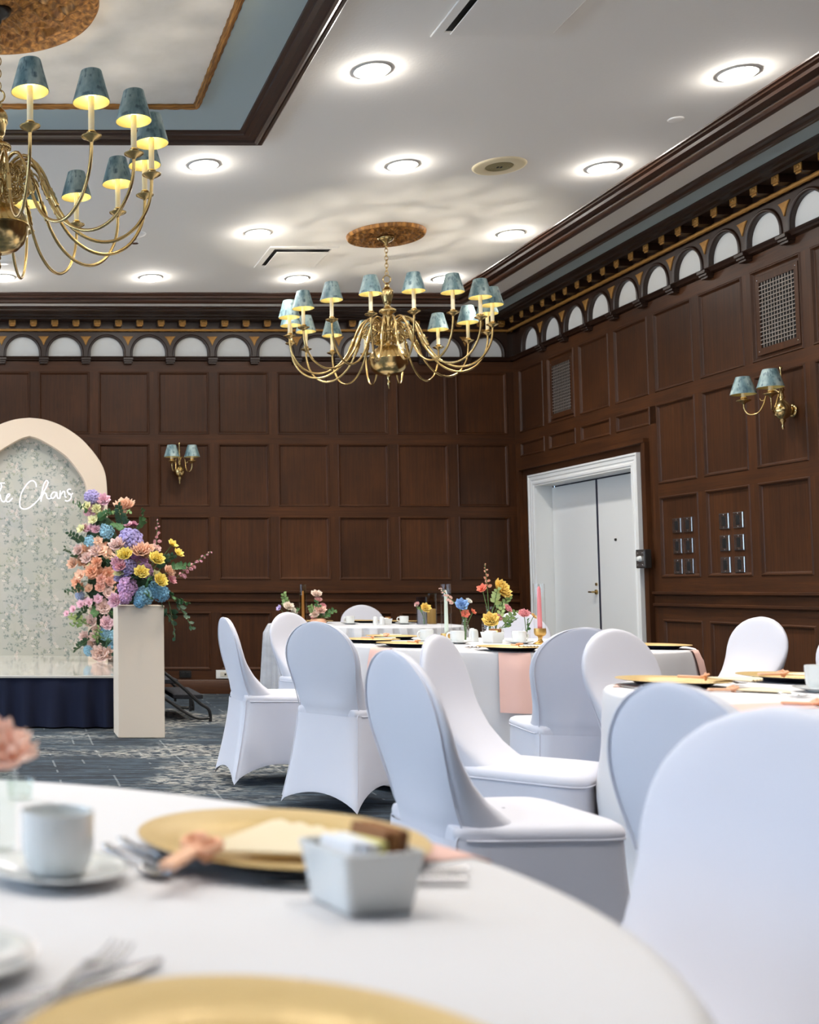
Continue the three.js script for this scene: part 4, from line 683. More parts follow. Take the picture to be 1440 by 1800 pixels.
const LAV = '#b3a2e2', LILAC = '#c7bbe2', BLUE = '#93d2ec', DBLUE = '#6cb8de', PINK = '#f5bfd0', MAUVE = '#e3a6dd', PEACH = '#fbcba8', DPEACH = '#f8b184', BLUSH = '#f8d6cc', YEL = '#fae04c', LEMON = '#f0ecb0', ROSEP = '#e69aa6';
{
  // on the pedestal: 1 unit = 1 cm, origin at the middle of the pedestal top
  const t = thing('flower_arrangement', 'big pastel flower arrangement with yellow roses on top of the cream pedestal', 'flowers', [1.003, 0.934, -8.44]);
  foam(t, [0, 0.135, 0], [0.15, 0.13, 0.11]);
  const k = 0.4115, P = (x, y) => [(x - 243) * k, (1065 - y) * k];
  const plan = [['hydrangea', LAV, 226, 946, 5, 10.5], ['hydrangea', MAUVE, 217, 1030, 13, 8], ['hydrangea', MAUVE, 250, 1000, 8, 7.5], ['hydrangea', BLUE, 250, 1046, 12, 8], ['hydrangea', DBLUE, 283, 1042, 8, 7], ['hydrangea', DBLUE, 268, 1036, 10, 7], ['hydrangea', LAV, 222, 996, 9, 7], ['hydrangea', DBLUE, 240, 1058, 14, 5], ['hydrangea', MAUVE, 212, 1050, 15, 5.5],
    ['rose', YEL, 214, 976, 17, 5.4], ['rose', YEL, 270, 983, 16, 5.6], ['rose', YEL, 242, 1007, 19, 5.2], ['rose', YEL, 276, 1021, 17, 5.2], ['rose', PEACH, 243, 968, 12, 7], ['rose', PEACH, 255, 965, 10, 5], ['rose', ROSEP, 206, 997, 17, 4], ['rose', PEACH, 294, 1005, 10, 4.5], ['blossom', ROSEP, 299, 1019, 9, 4.5], ['rose', BLUSH, 202, 958, 9, 6], ['blossom', YEL, 304, 956, 0, 4.6], ['blossom', YEL, 314, 972, 2, 4.6], ['blossom', PINK, 224, 921, -2, 4], ['blossom', '#b0567e', 235, 921, -4, 4], ['rose', PEACH, 220, 886, -8, 7.4], ['blossom', PEACH, 216, 900, -6, 4], ['rose', PINK, 196, 1056, 14, 5]].map(([a, c, x, y, z, r]) => [a, c, ...P(x, y), z, r]);
  const r = rng(91), pick = (L) => L[Math.floor(r() * L.length)];
  for (let i = 0; i < 24; i++) { const a = r() * 6.283, q = Math.sqrt(r()); plan.push([pick(['rose', 'rose', 'blossom', 'carnation']), pick([BLUSH, PEACH, LILAC, PINK, LEMON, MAUVE]), ...P(245 + Math.cos(a) * q * 42, 1000 + Math.sin(a) * q * 52), 3 + r() * 5, 3.6 + r() * 1.8]); }
  arrange(t, 0, 0.06, 0, plan);
  const Q = (x, y, z) => { const [a, b] = P(x, y); return [a / 100, b / 100, z / 100]; };
  bloomSpike(t, Q(270, 990, 2), [0.06, 1, 0.05], spike(3, 0.30, 11, 0.034), '#efb0b4', 1); bloomSpike(t, Q(290, 1030, 4), [1, 0.75, 0.05], spike(4, 0.40, 15, 0.036), '#ec9fae', 2);
  [[[265, 1000], [0.9, 0.5, 0.1]], [[285, 1000], [0.9, 0.2, 0.2]], [[288, 1040], [0.8, -0.7, 0.2]], [[292, 1058], [0.35, -1, 0.2]], [[296, 1052], [0.75, -0.8, 0.1]], [[240, 940], [0.3, 0.8, 0.1]], [[215, 930], [-0.2, 0.9, 0.2]], [[280, 1060], [0.2, -0.8, 0.6]], [[250, 1030], [0.2, 0.2, 0.9]], [[230, 1020], [-0.1, 0.2, 0.9]], [[262, 1058], [-0.3, 0.2, 0.9]]].forEach(([p, d], i) => sprig(t, Q(...p, 6), d, spray(i + 3, 11, i === 3 || i === 4 ? 0.26 : 0.17, 0.2), i, [1, 0, 0, 1, 1, 0, 1, 1, 0, 1, 0][i]));
}
{
  // tall column of flowers standing on the stage beside the arch
  const t = thing('flower_arrangement', 'tall column of peach, blush and blue flowers standing on the stage beside the arch', 'flowers', [0.93, ST.h, -10.7]);
  for (let i = 0; i < 5; i++) foam(t, [0.0 + (i % 2) * 0.03, 0.185 + i * 0.24, -0.03], [0.15, 0.17, 0.12]);
  const k = 10.6 / 20.54, P = (x, y) => [(x - 181) * k, (1162 - y) * k];
  const plan = [['hydrangea', LAV, 161, 871, 4, 8], ['rose', PINK, 184, 877, 6, 6], ['rose', BLUSH, 176, 892, 5, 5], ['blossom', LEMON, 153, 888, 8, 5], ['blossom', LEMON, 164, 912, 9, 5.4], ['blossom', LEMON, 180, 906, 6, 4], ['hydrangea', BLUE, 188, 932, 6, 9], ['hydrangea', BLUE, 160, 952, 4, 8.5], ['blossom', LEMON, 143, 928, 2, 5], ['rose', BLUSH, 150, 926, 0, 4], ['blossom', PEACH, 173, 950, 10, 5], ['rose', BLUSH, 138, 966, 6, 5], ['rose', PEACH, 128, 990, 8, 5.5], ['blossom', PEACH, 178, 965, 12, 7], ['blossom', PEACH, 192, 975, 12, 6.5], ['rose', DPEACH, 170, 988, 14, 5], ['blossom', LEMON, 158, 998, 13, 5], ['rose', DPEACH, 160, 1004, 15, 6], ['rose', DPEACH, 176, 1008, 14, 6], ['rose', DPEACH, 190, 1008, 13, 6], ['blossom', PEACH, 140, 1010, 12, 6], ['blossom', DPEACH, 134, 1022, 10, 6], ['rose', '#f0ad96', 177, 1018, 18, 4.4], ['rose', '#f0ad96', 193, 1022, 17, 4.4], ['rose', '#f0ad96', 175, 1032, 18, 4.6], ['blossom', BLUSH, 191, 1042, 14, 6], ['blossom', PINK, 172, 1052, 14, 5], ['blossom', PINK, 155, 1058, 13, 5], ['blossom', PINK, 141, 1061, 12, 4.5], ['blossom', PINK, 128, 1070, 10, 4], ['blossom', PINK, 117, 1078, 8, 3.5], ['hydrangea', '#9fb4de', 140, 1046, 4, 5], ['rose', BLUSH, 182, 1066, 12, 7], ['rose', BLUSH, 160, 1091, 10, 6], ['rose', '#efc3ce', 187, 1094, 17, 6.2], ['hydrangea', BLUE, 184, 1112, 8, 7.5], ['hydrangea', BLUE, 201, 1118, 6, 7], ['rose', BLUSH, 148, 1118, 6, 5], ['hydrangea', BLUE, 156, 1142, 4, 6], ['hydrangea', DBLUE, 196, 1136, 4, 7], ['rose', '#f2cfc0', 176, 1147, 10, 8], ['rose', '#f2cfc0', 190, 1146, 9, 6], ['rose', BLUSH, 205, 960, 4, 6], ['rose', PEACH, 205, 1000, 6, 6], ['hydrangea', LILAC, 205, 1060, 4, 7], ['rose', BLUSH, 168, 968, 10, 6], ['rose', BLUSH, 152, 980, 9, 5.5]].map(([a, c, x, y, z, r]) => [a, c, ...P(x, y), z, r]);
  const r = rng(17), pick = (L) => L[Math.floor(r() * L.length)];
  for (let i = 0; i < 44; i++) { const y = 880 + r() * 265, w = y < 940 ? 14 : y < 1060 ? 32 : 20, c = y < 940 ? 168 : y < 1060 ? 170 : 178; plan.push([pick(['rose', 'rose', 'blossom', 'carnation']), pick(y < 940 ? [LEMON, BLUSH, PINK] : y < 1060 ? [PEACH, DPEACH, BLUSH, PEACH, LEMON] : [BLUSH, PINK, '#f2cfc0', BLUSH]), ...P(c + (r() * 2 - 1) * w, y), 2 + r() * 7, 4 + r() * 2.2]); }
  plan.forEach((q, i) => arrange(t, 0.02, Math.max(0.04, q[3] / 100 - 0.06), -0.06, [q], true));
  const Q = (x, y, z) => { const [a, b] = P(x, y); return [a / 100, b / 100, z / 100]; };
  [[[150, 960], [-0.8, 0.7, 0.2]], [[145, 985], [-0.8, 0.3, 0.3]], [[160, 900], [-0.5, 0.3, 0.6]], [[172, 920], [0.5, 0.6, 0.5]], [[190, 905], [0.9, 0.3, 0.2]], [[150, 1028], [-0.7, -0.2, 0.6]], [[160, 1070], [-0.8, -0.2, 0.6]], [[175, 1065], [-0.4, -0.5, 0.7]], [[165, 1095], [-0.8, 0, 0.4]], [[160, 1120], [-0.9, -0.5, 0.3]], [[170, 1125], [-0.2, 0.2, 0.9]], [[185, 1130], [0.2, 0.1, 0.9]], [[190, 1080], [0.3, 0.2, 0.9]], [[185, 990], [0, 0.2, 0.9]], [[200, 915], [0.3, -0.5, 0.6]], [[150, 1090], [-0.7, 0.3, 0.5]], [[178, 1125], [-0.3, 0.5, 0.8]], [[195, 1150], [0.3, 0.3, 0.8]]].forEach(([p, d], i) => sprig(t, Q(...p, 8), d, spray(i + 20, 10, 0.2, 0.25), i, [1, 1, 0, 0, 2, 1, 1, 0, 2, 1, 2, 1, 0, 1, 0, 3, 2, 1][i]));
}
// ---------------------------------------------------------------- tableware
const chargerTop = lathe([[0, 0.006], [0.10, 0.006], [0.112, 0.009], [0.122, 0.016], [0.150, 0.0195], [0.163, 0.021], [0.1645, 0.0195]], 64), chargerUnder = lathe([[0, 0.0], [0.096, 0.0], [0.104, 0.004], [0.118, 0.0125], [0.15, 0.0165], [0.1645, 0.0193]], 64);
function charger(x, z, label) { const t = thing('charger_plate', label, 'plate', [x, TY + 0.002, -z], 0, 'gold charger plates'); part(t, 'plate', chargerTop, goldPlate); part(t, 'underside', chargerUnder, navyUnder); return t; }
const cupG = lathe([[0, 0.004], [0.026, 0.004], [0.027, 0.0], [0.029, 0.004], [0.0345, 0.012], [0.0375, 0.022], [0.0385, 0.036], [0.039, 0.066], [0.0375, 0.067], [0.036, 0.064], [0.0355, 0.026], [0.032, 0.014], [0.02, 0.009], [0, 0.008]], 36), handleG = tube([[0.036, 0.052, 0], [0.05, 0.056, 0], [0.06, 0.044, 0], [0.056, 0.026, 0], [0.037, 0.018, 0]], 0.0045, 24, 7);
const saucerG = lathe([[0, 0.003], [0.03, 0.003], [0.034, 0.0], [0.038, 0.001], [0.05, 0.007], [0.07, 0.012], [0.076, 0.0145], [0.0755, 0.016], [0.066, 0.014], [0.046, 0.008], [0.03, 0.0055], [0, 0.005]], 44);
function cup(x, z, turn, label, slabel, y = TY, s = 1) {
  if (slabel) { single('saucer', slabel, 'saucer', saucerG, china, [x, y, -z], 0, 'white saucers'); y += 0.0055; }
  const t = thing('coffee_cup', label, 'cup', [x, y, -z], turn, 'white coffee cups'); part(t, 'bowl', cupG, china); part(t, 'handle', handleG, china); t.scale.setScalar(s); return t;
}
function bar(pts, w, th) { // flat curved strip: pts [[s, y, width]] along +z
  const rings = pts.map(([s, y, q]) => [[-q, y, s], [-q * 0.6, y + th, s], [q * 0.6, y + th, s], [q, y, s], [q * 0.6, y - th * 0.6, s], [-q * 0.6, y - th * 0.6, s]]); return loft(rings.reverse());
}
const spoonG = (() => { const h = bar([[0, 0.006, 0.006], [0.02, 0.0035, 0.007], [0.06, 0.004, 0.0045], [0.1, 0.009, 0.003], [0.118, 0.008, 0.0035]], 1, 0.0012), bowl = []; for (let i = 0; i <= 8; i++) { const v = i / 8, w = 0.0165 * Math.sin(PI * (0.04 + 0.93 * v)) ** 0.6, R = []; for (let j = 0; j <= 8; j++) { const u = j / 8 * 2 - 1; R.push([u * w, 0.008 - 0.006 * (1 - u * u) * Math.sin(PI * v), 0.116 + v * 0.052]); } bowl.push(R); } return merge([h, loft(bowl, false)]); })();
const forkG = (() => { const h = bar([[0, 0.006, 0.0065], [0.02, 0.0035, 0.0075], [0.07, 0.004, 0.0045], [0.115, 0.011, 0.003], [0.13, 0.01, 0.006], [0.142, 0.0085, 0.0115], [0.152, 0.008, 0.012]], 1, 0.0012), g = [h]; for (let i = 0; i < 4; i++) { const x = -0.0096 + i * 0.0064; g.push(bar([[0.15, 0.008, 0.0022], [0.17, 0.007, 0.002], [0.186, 0.0095, 0.0017], [0.198, 0.0135, 0.0008]].map(([s, y, w]) => [s, y, w]), 1, 0.0011).translate(x, 0, 0)); } return merge(g); })();
const knifeG = bar([[0, 0.006, 0.007], [0.03, 0.007, 0.008], [0.09, 0.0065, 0.0055], [0.1, 0.004, 0.005], [0.11, 0.004, 0.009], [0.17, 0.004, 0.0095], [0.2, 0.004, 0.007], [0.215, 0.004, 0.001]], 1, 0.0022);
const dsteel = std({ color: new THREE.Color(0.62, 0.62, 0.63), roughness: 0.2, metalness: 1, side: THREE.DoubleSide });
function cutlery(kind, a, b, label, y = TY) { const g = { spoon: spoonG, fork: forkG, knife: knifeG }[kind]; return single(kind, label, kind, g, dsteel, [a[0], y, -a[1]], Math.atan2(b[0] - a[0], -(b[1] - a[1])), 'steel cutlery'); }
function napkin(cx, cz, r, ang, label, len = 0.29, w = 0.072, inner = 0.34) { // strip over the table edge, ang from +x towards the back
  const rings = [], d = 0.0016; const path = []; for (let q = r - inner; q < r - 0.01; q += 0.03) path.push([q, TY + d]); if (len > 0.06) path.push([r + 0.004, TY - 0.004], [r + 0.014, TY - 0.02]); for (let i = 1; i <= 8 && len > 0.06; i++) path.push([r + 0.02 + 0.045 * (i / 8) ** 0.75, TY - 0.02 - (len - 0.02) * i / 8]);
  const L = (q, y, th) => { const R = []; for (let j = 0; j <= 10; j++) { const u = (j / 10 - 0.5) * 2, wave = y < TY - 0.03 ? 0.006 * Math.sin(u * 3 + 1) : 0; const lx = u * w, rr = q + wave - (y < TY - 0.005 ? r - Math.sqrt(r * r - lx * lx) : 0); R.push([rr * Math.cos(ang) - lx * Math.sin(ang), y, -(rr * Math.sin(ang) + lx * Math.cos(ang))]); } return R; };
  for (const [q, y] of path) rings.push(L(q, y));
  const back = path.slice().reverse().map(([q, y]) => L(q - (y < TY - 0.003 ? 0.002 : 0), y - (y >= TY - 0.003 ? 0.0012 : 0)));
  return single('napkin', label, 'napkin', loft([...rings, ...back, rings[0]], false), pinkCloth, [cx, 0, -cz], 0, 'pink napkins hanging from the tables');
}
function caddy(x, z, turn, label, s = 1, packs = true) { // square flared bowl of sugar packets
  const t = thing('sugar_caddy', label, 'caddy', [x, TY, -z], turn);
  const sq = (a, y) => { const R = [], k = a * 0.16; for (const [cx, cz, a0] of [[a - k, a - k, 0], [-a + k, a - k, PI / 2], [-a + k, -a + k, PI], [a - k, -a + k, 1.5 * PI]]) for (let i = 0; i <= 4; i++) { const q = a0 + i / 4 * PI / 2; R.push([cx + k * Math.cos(q), y, cz + k * Math.sin(q)]); } return R.reverse(); };
  part(t, 'bowl', loft([sq(0.001, 0.001), sq(0.04 * s, 0.0), sq(0.0425 * s, 0.004), sq(0.051 * s, 0.06 * s), sq(0.053 * s, 0.068 * s), sq(0.0515 * s, 0.07 * s), sq(0.049 * s, 0.066 * s), sq(0.042 * s, 0.012), sq(0.001, 0.01)]), china);
  if (packs) { const r = rng(12); [['#e9e9ec', -0.028], ['#dfe2ea', -0.018], ['#f0efe9', -0.008], ['#e3d98a', 0.002], ['#8b5a2e', 0.012], ['#a06a38', 0.022], ['#7a4a24', 0.03]].forEach(([c, q], i) => { const g = new RoundedBoxGeometry(0.012 * s, 0.05 * s, 0.072 * s, 2, 0.005 * s); xf(g, [q * s, 0.05 * s + (i > 3 ? 0.016 : 0.004) * s, (r() - 0.5) * 0.008], [0.12 * (r() - 0.5), 0.1 * (r() - 0.5), -0.25]); part(t, 'sugar_packet', g, flat(c, 0.7)); }); }
  return t;
}
const shakerG = lathe([[0, 0.0], [0.02, 0.0], [0.0215, 0.004], [0.02, 0.05], [0.017, 0.066], [0.01, 0.072], [0, 0.073]], 22);
function shaker(x, z, label) { const t = thing('salt_shaker', label, 'shaker', [x, TY, -z], 0, 'white table shakers'); part(t, 'body', shakerG, china); part(t, 'holes', merge([[0, 0], [0.005, 0], [-0.005, 0], [0, 0.005], [0, -0.005]].map(([a, b]) => new THREE.CylinderGeometry(0.001, 0.001, 0.004, 5).translate(a, 0.0725, b))), black); return t; }
function glassTube(r, h, y = 0) { return lathe([[r, y], [r, y + h]], 32); }
function taper(x, z, o, label, y = TY) { // candle in a holder under a glass cylinder
  const t = thing('candle_holder', label, 'candle', [x, y, -z], 0);
  part(t, 'holder', lathe(o.tall ? [[0, 0], [0.036, 0], [0.038, 0.004], [0.03, 0.01], [0.014, 0.018], [0.01, 0.03], [0.014, 0.044], [0.026, 0.05], [0.029, 0.056], [0.032, 0.062], [0.032, 0.088], [0.028, 0.09], [0, 0.09]] : [[0, 0], [0.034, 0], [0.035, 0.004], [0.035, 0.03], [0.033, 0.034], [0, 0.034]], 28), std({ color: hex('#c9a05a'), roughness: 0.3, metalness: 0.7 }));
  const b = o.tall ? 0.09 : 0.034; part(t, 'candle', lathe([[0, b], [0.0125, b], [0.0125, b + 0.02], [0.0095, b + o.h - 0.02], [0.006, b + o.h - 0.004], [0, b + o.h]], 18), flat(o.color, 0.5));
  part(t, 'wick', new THREE.CylinderGeometry(0.001, 0.001, 0.014, 5).translate(0, b + o.h + 0.005, 0), black);
  part(t, 'glass_cylinder', glassTube(0.03, o.gh, b - 0.006), o.glass ?? glass); return t;
}
function pillar(x, z, h, gh, glassMat, label) { const t = thing('candle_holder', label, 'candle', [x, TY, -z], 0); part(t, 'candle', lathe([[0, 0.002], [0.036, 0.002], [0.036, h - 0.004], [0.032, h], [0, h - 0.003]], 26), flat('#efe4c8', 0.5)); part(t, 'wick', new THREE.CylinderGeometry(0.001, 0.001, 0.014, 5).translate(0, h + 0.005, 0), black); part(t, 'glass_cylinder', lathe([[0, 0.0005], [0.044, 0.0005], [0.045, 0.004], [0.045, gh]], 30), glassMat); return t; }
function vase(x, z, prof, label, ribs, plan, mat = glass, y = TY) { // bud vase with flowers
  const t = thing('bud_vase', label, 'vase', [x, y, -z], 0); part(t, 'glass', prof ? lathe(prof, 26) : new THREE.BufferGeometry(), mat);
  if (ribs) { const g = []; for (let i = 0; i < 9; i++) { const q = 0.12 + i * 0.085, h = prof.at(-1)[1] * q; let rr = 0.02; for (let k = 1; k < prof.length; k++) if (prof[k][1] >= h && prof[k - 1][1] <= h) { rr = prof[k - 1][0] + (prof[k][0] - prof[k - 1][0]) * (h - prof[k - 1][1]) / Math.max(1e-6, prof[k][1] - prof[k - 1][1]); break; } g.push(xf(new THREE.TorusGeometry(rr, 0.0014, 5, 24), [0, h, 0], [PI / 2, 0, 0])); } part(t, 'rib', merge(g), mat); }
  plan.forEach(([kind, c, px, py, pz, r, d], i) => {
    const e = [px, py, pz]; part(t, 'stem', tube([[px * 0.1, 0.012, pz * 0.1], [px * 0.2, py * 0.5, pz * 0.3], e], 0.0022, 10, 5), stemMat);
    const D = d ?? [px * 3, 0.12, pz * 2 + 0.08]; if (kind === 'spike') bloomSpike(t, e, D, spike(i + 7, r, 12, 0.022), c, i); else if (kind === 'leaf') sprig(t, e, D, spray(i + 5, 9, r, 0.2), i, c); else flower(t, kind, c, e, D, r, i);
  }); return t;
}
function handFan(x, z, dir, y, label, s = 1, tail = null) { // folded paper fan tied with a ribbon: blade away from the handle
  const t = thing('paper_fan', label, 'fan', [x, y, -z], dir), blade = []; const n = 16;
  for (let i = 0; i <= n; i++) { const a = -0.52 + 1.04 * i / n, u = i % 2 ? 0.0018 : 0; blade.push([[Math.sin(a) * 0.02 * s, 0.004 + u, Math.cos(a) * 0.02 * s], [Math.sin(a) * 0.10 * s, 0.004 + u * 1.5, Math.cos(a) * 0.10 * s], [Math.sin(a) * 0.19 * s, 0.004 + u * 2, Math.cos(a) * 0.19 * s]]); }
  const g = blade.map((r) => r), under = blade.slice().reverse().map((r) => r.map(([a, b, c]) => [a, b - 0.003, c])); part(t, 'blade', loft([...g, ...under, g[0]], false), flat('#efe0c0', 0.8));
  const hd = part(t, 'handle', rbox(0.018 * s, 0.008, 0.09 * s, 0.003, 2).translate(0, 0.004, 0.035 * s), flat('#f2bf9c', 0.6)); hd.rotation.y = tail === null ? PI : tail - dir;
  part(t, 'ribbon', merge([xf(new THREE.TorusGeometry(0.012 * s, 0.004 * s, 6, 14), [0, 0.006, 0.012 * s], [0, 0, 0]), xf(new THREE.TorusGeometry(0.011 * s, 0.0045 * s, 6, 12), [0.014 * s, 0.01, 0.01 * s], [1.2, 0, 0.4]), xf(new THREE.TorusGeometry(0.011 * s, 0.0045 * s, 6, 12), [-0.014 * s, 0.01, 0.01 * s], [1.2, 0, -0.4])]), flat('#f1b48e', 0.7)); return t;
}
// foreground table
charger(0.325, 1.37, 'gold charger plate with a folded paper fan on the foreground table');
charger(0.165, 0.715, 'gold charger plate cut by the bottom edge of the picture');
handFan(0.205, 1.255, 1.98, TY + 0.026, 'cream paper fan with a peach ribbon lying on the foreground gold plate', 1.05, -0.48);
cup(0.061, 1.254, 1.5, 'white coffee cup on a saucer in the foreground', 'white saucer under the foreground coffee cup');
caddy(0.35, 1.152, 0.27, 'square white bowl of sugar packets in the foreground', 0.84);
cutlery('spoon', [0.125, 1.40], [0.172, 1.238], 'teaspoon lying between the foreground cup and gold plate'); cutlery('spoon', [0.146, 1.42], [0.192, 1.262], 'second teaspoon, its bowl beside the foreground gold plate', TY + 0.003);
cutlery('knife', [0.42, 1.545], [0.16, 1.525], 'knife whose tip shows behind the foreground gold plate'); cutlery('fork', [0.505, 1.284], [0.30, 1.246], 'fork to the right of the sugar bowl, upper of two'); cutlery('knife', [0.485, 1.235], [0.28, 1.224], 'knife to the right of the sugar bowl, lower of two');
cutlery('fork', [0.0, 0.82], [0.1, 0.985], 'blurred fork at the bottom left of the foreground table'); cutlery('knife', [-0.03, 0.83], [0.045, 0.895], 'blurred knife handle at the bottom left corner'); cutlery('spoon', [0.232, 0.918], [0.27, 0.80], 'spoon handle end peeping over the bottom gold plate');
cup(-0.045, 0.96, 1, 'white coffee cup mostly cut off at the bottom left edge', 'white saucer cut off at the bottom left edge');
single('votive_glass', 'small clear votive glass behind the vase at the left edge of the foreground table', 'glass', lathe([[0, 0.001], [0.016, 0.001], [0.019, 0.004], [0.021, 0.03], [0.0195, 0.03], [0.0175, 0.008], [0, 0.007]], 24), glassGreen, [0.03, TY, -1.72]);
vase(-0.004, 1.385, [[0, 0.002], [0.02, 0.002], [0.0235, 0.006], [0.024, 0.09], [0.02, 0.105], [0.014, 0.115], [0.0135, 0.135], [0.016, 0.14]], 'glass bud vase with one peach carnation at the left edge', false, [['carnation', '#ffd8c4', -0.004, 0.108, 0.012, 0.052, [0.12, 0.95, 0.42]]], glassGreen).children.forEach((m) => { if (m.name === 'carnation') { m.material = m.material.clone(); m.material.transmission = 0.45; m.material.thickness = 0; } });
napkin(-0.19, 1.167, 0.77, Math.atan2(1.43 - 1.167, 0.55 + 0.19), 'pink napkin by the sugar bowl on the foreground table', 0.2, 0.07, 0.2);
// middle table
const T1 = [2.85, 6.6, 0.92];
for (const [x, z, l] of [[2.13, 6.75, 'gold charger plate at the left end of the middle table'], [2.42, 7.22, 'gold charger plate at the back left of the middle table'], [2.18, 6.27, 'gold charger plate above the left pink napkin of the middle table'], [2.56, 5.88, 'gold charger plate in front of the pink candle on the middle table'], [3.42, 6.12, 'gold charger plate at the right end of the middle table']]) charger(x, z, l);
napkin(...T1, Math.atan2(6.2 - 6.6, 2.02 - 2.88), 'pink napkin hanging at the left front of the middle table'); napkin(...T1, Math.atan2(5.73 - 6.6, 2.54 - 2.88), 'pink napkin hanging below the pink candle'); napkin(...T1, -0.70, 'pink napkin hanging at the right end of the middle table');
cup(2.48, 6.82, 3.4, 'white coffee cup on the middle table behind the left gold plates', 'white saucer on the middle table behind the left gold plates'); cup(2.58, 6.62, 3.2, 'white coffee cup beside the mint candle on the middle table', 'white saucer beside the mint candle'); cup(2.93, 6.62, 0.3, 'white coffee cup between the sugar bowl and pink candle', 'white saucer between the sugar bowl and pink candle');
caddy(2.82, 6.72, 0.4, 'white sugar bowl under the yellow roses on the middle table', 0.9); shaker(2.80, 6.92, 'white shaker right of the ribbed vase with blue flower'); shaker(2.855, 7.09, 'white shaker under the big yellow rose');
shaker(3.07, 7.2, 'white shaker behind the cups near the pink candle');
taper(2.76, 7.25, { h: 0.27, gh: 0.31, color: '#d5e3d8' }, 'pale mint taper candle in a tall glass cylinder'); taper(3.02, 6.56, { h: 0.235, gh: 0.255, color: '#e2898e', tall: true }, 'pink taper candle in a glass cylinder on a turned gold holder');
const ribbed = [[0, 0.002], [0.034, 0.002], [0.038, 0.008], [0.034, 0.04], [0.022, 0.085], [0.014, 0.12], [0.013, 0.145], [0.017, 0.15]];
vase(2.72, 6.86, ribbed, 'ribbed bud vase with blue, white and orange flowers', true, [['rose', '#7fb0e6', -0.025, 0.215, 0.02, 0.036, [-0.2, 0.5, 0.9]], ['carnation', '#f0efe6', 0.022, 0.235, 0.0, 0.022], ['blossom', '#e8622a', -0.008, 0.165, 0.03, 0.028, [-0.3, 0.3, 0.9]], ['blossom', '#ea6a2e', 0.04, 0.175, 0.02, 0.022], ['spike', '#e7b9a8', -0.03, 0.2, 0, 0.16, [-0.7, 0.75, 0]], ['leaf', 2, 0, 0.12, 0, 0.09]]);
vase(2.93, 7.02, [[0, 0.002], [0.036, 0.002], [0.04, 0.01], [0.042, 0.1], [0.03, 0.14], [0.018, 0.165], [0.018, 0.2], [0.022, 0.205]], 'bottle vase with a tall coral stock, orange bloom and big yellow rose', true, [['spike', '#efb08f', -0.005, 0.26, 0, 0.20, [-0.1, 1, 0]], ['blossom', '#e8642c', -0.045, 0.31, 0.02, 0.034], ['rose', '#f4d048', 0.055, 0.30, 0.03, 0.062, [0.6, 0.5, 0.6]], ['leaf', 3, 0.01, 0.2, 0.03, 0.12, [0.1, 0.9, 0.3]], ['leaf', 2, 0.03, 0.18, 0.02, 0.12, [0.6, 0.8, 0.2]]]);
vase(2.89, 6.86, [[0, 0.002], [0.028, 0.002], [0.03, 0.006], [0.026, 0.05], [0.016, 0.08], [0.018, 0.085]], 'small vase with a low yellow rose and pink carnations', false, [['rose', '#f4d24c', -0.03, 0.125, 0.03, 0.045, [-0.4, 0.5, 0.8]], ['carnation', '#efa3ac', 0.015, 0.14, 0.03, 0.024, [0.1, 0.5, 0.9]], ['carnation', '#ee9aa3', 0.07, 0.19, 0.01, 0.032, [0.6, 0.6, 0.5]], ['leaf', 2, 0.03, 0.09, 0.02, 0.12, [0.8, 0.9, 0.2]], ['leaf', 3, 0.0, 0.1, 0.02, 0.12, [0.2, 1, 0.2]], ['leaf', 0, 0.03, 0.08, 0.02, 0.1, [0.9, 0.4, 0.3]]]);
vase(3.04, 6.78, [[0, 0.002], [0.02, 0.002], [0.022, 0.006], [0.022, 0.07], [0.014, 0.085], [0.016, 0.09]], 'small vase with a pink and a yellow flower behind the pink candle', false, [['carnation', '#f2a3a8', -0.012, 0.16, 0.01, 0.036], ['blossom', '#f3c65c', 0.045, 0.15, 0.0, 0.024], ['leaf', 0, 0, 0.07, 0.01, 0.08]]);
cutlery('spoon', [2.36, 6.62], [2.50, 6.70], 'spoon beside the left gold plates on the middle table'); cutlery('fork', [2.52, 6.16], [2.42, 6.0], 'fork left of the pink candle place setting'); cutlery('fork', [2.49, 6.19], [2.39, 6.02], 'second fork left of the pink candle place setting'); cutlery('knife', [2.0, 6.5], [2.12, 6.32], 'knife at the left of the middle table');
handFan(2.33, 7.08, 2.6, TY + 0.026, 'cream fan with a peach handle on the back left gold plate', 0.7); handFan(2.2, 6.2, 0.6, TY + 0.026, 'cream fan with a peach ribbon on the left front gold plate', 0.7); handFan(2.58, 5.84, 0.2, TY + 0.026, 'cream fan with a peach ribbon on the plate before the pink candle', 0.7); handFan(2.12, 6.7, 1.2, TY + 0.026, 'cream fan on the gold plate at the left end of the middle table', 0.7);
// right table
charger(2.14, 3.74, 'gold charger plate at the left rim of the right table'); charger(2.65, 3.93, 'gold charger plate in front of the lone chair on the right table');
napkin(2.68, 3.3, 0.88, Math.atan2(3.75 - 3.3, 1.95 - 2.66), 'pink napkin under the left gold plate of the right table', 0.035, 0.07, 0.3); napkin(2.68, 3.3, 0.88, Math.atan2(3.02 - 3.3, 1.76 - 2.62), 'pink napkin hanging beside the blue-shaded chair back', 0.34, 0.07, 0.3);
handFan(2.22, 3.72, 0.9, TY + 0.026, 'cream fan on the left gold plate of the right table', 0.85); handFan(2.56, 3.86, 1.5, TY + 0.026, 'cream fan on the gold plate before the lone chair', 0.85); handFan(2.14, 3.1, 1.2, TY + 0.003, 'cream fan with an orange handle lying on the right table cloth', 0.9); handFan(2.19, 3.53, 1.5, TY + 0.003, 'cream fan with an orange handle between the two right gold plates', 0.8);
cup(2.46, 3.52, 0.4, 'white coffee cup at the right edge on the right table', 'white saucer at the right edge on the right table', TY, 1.12);
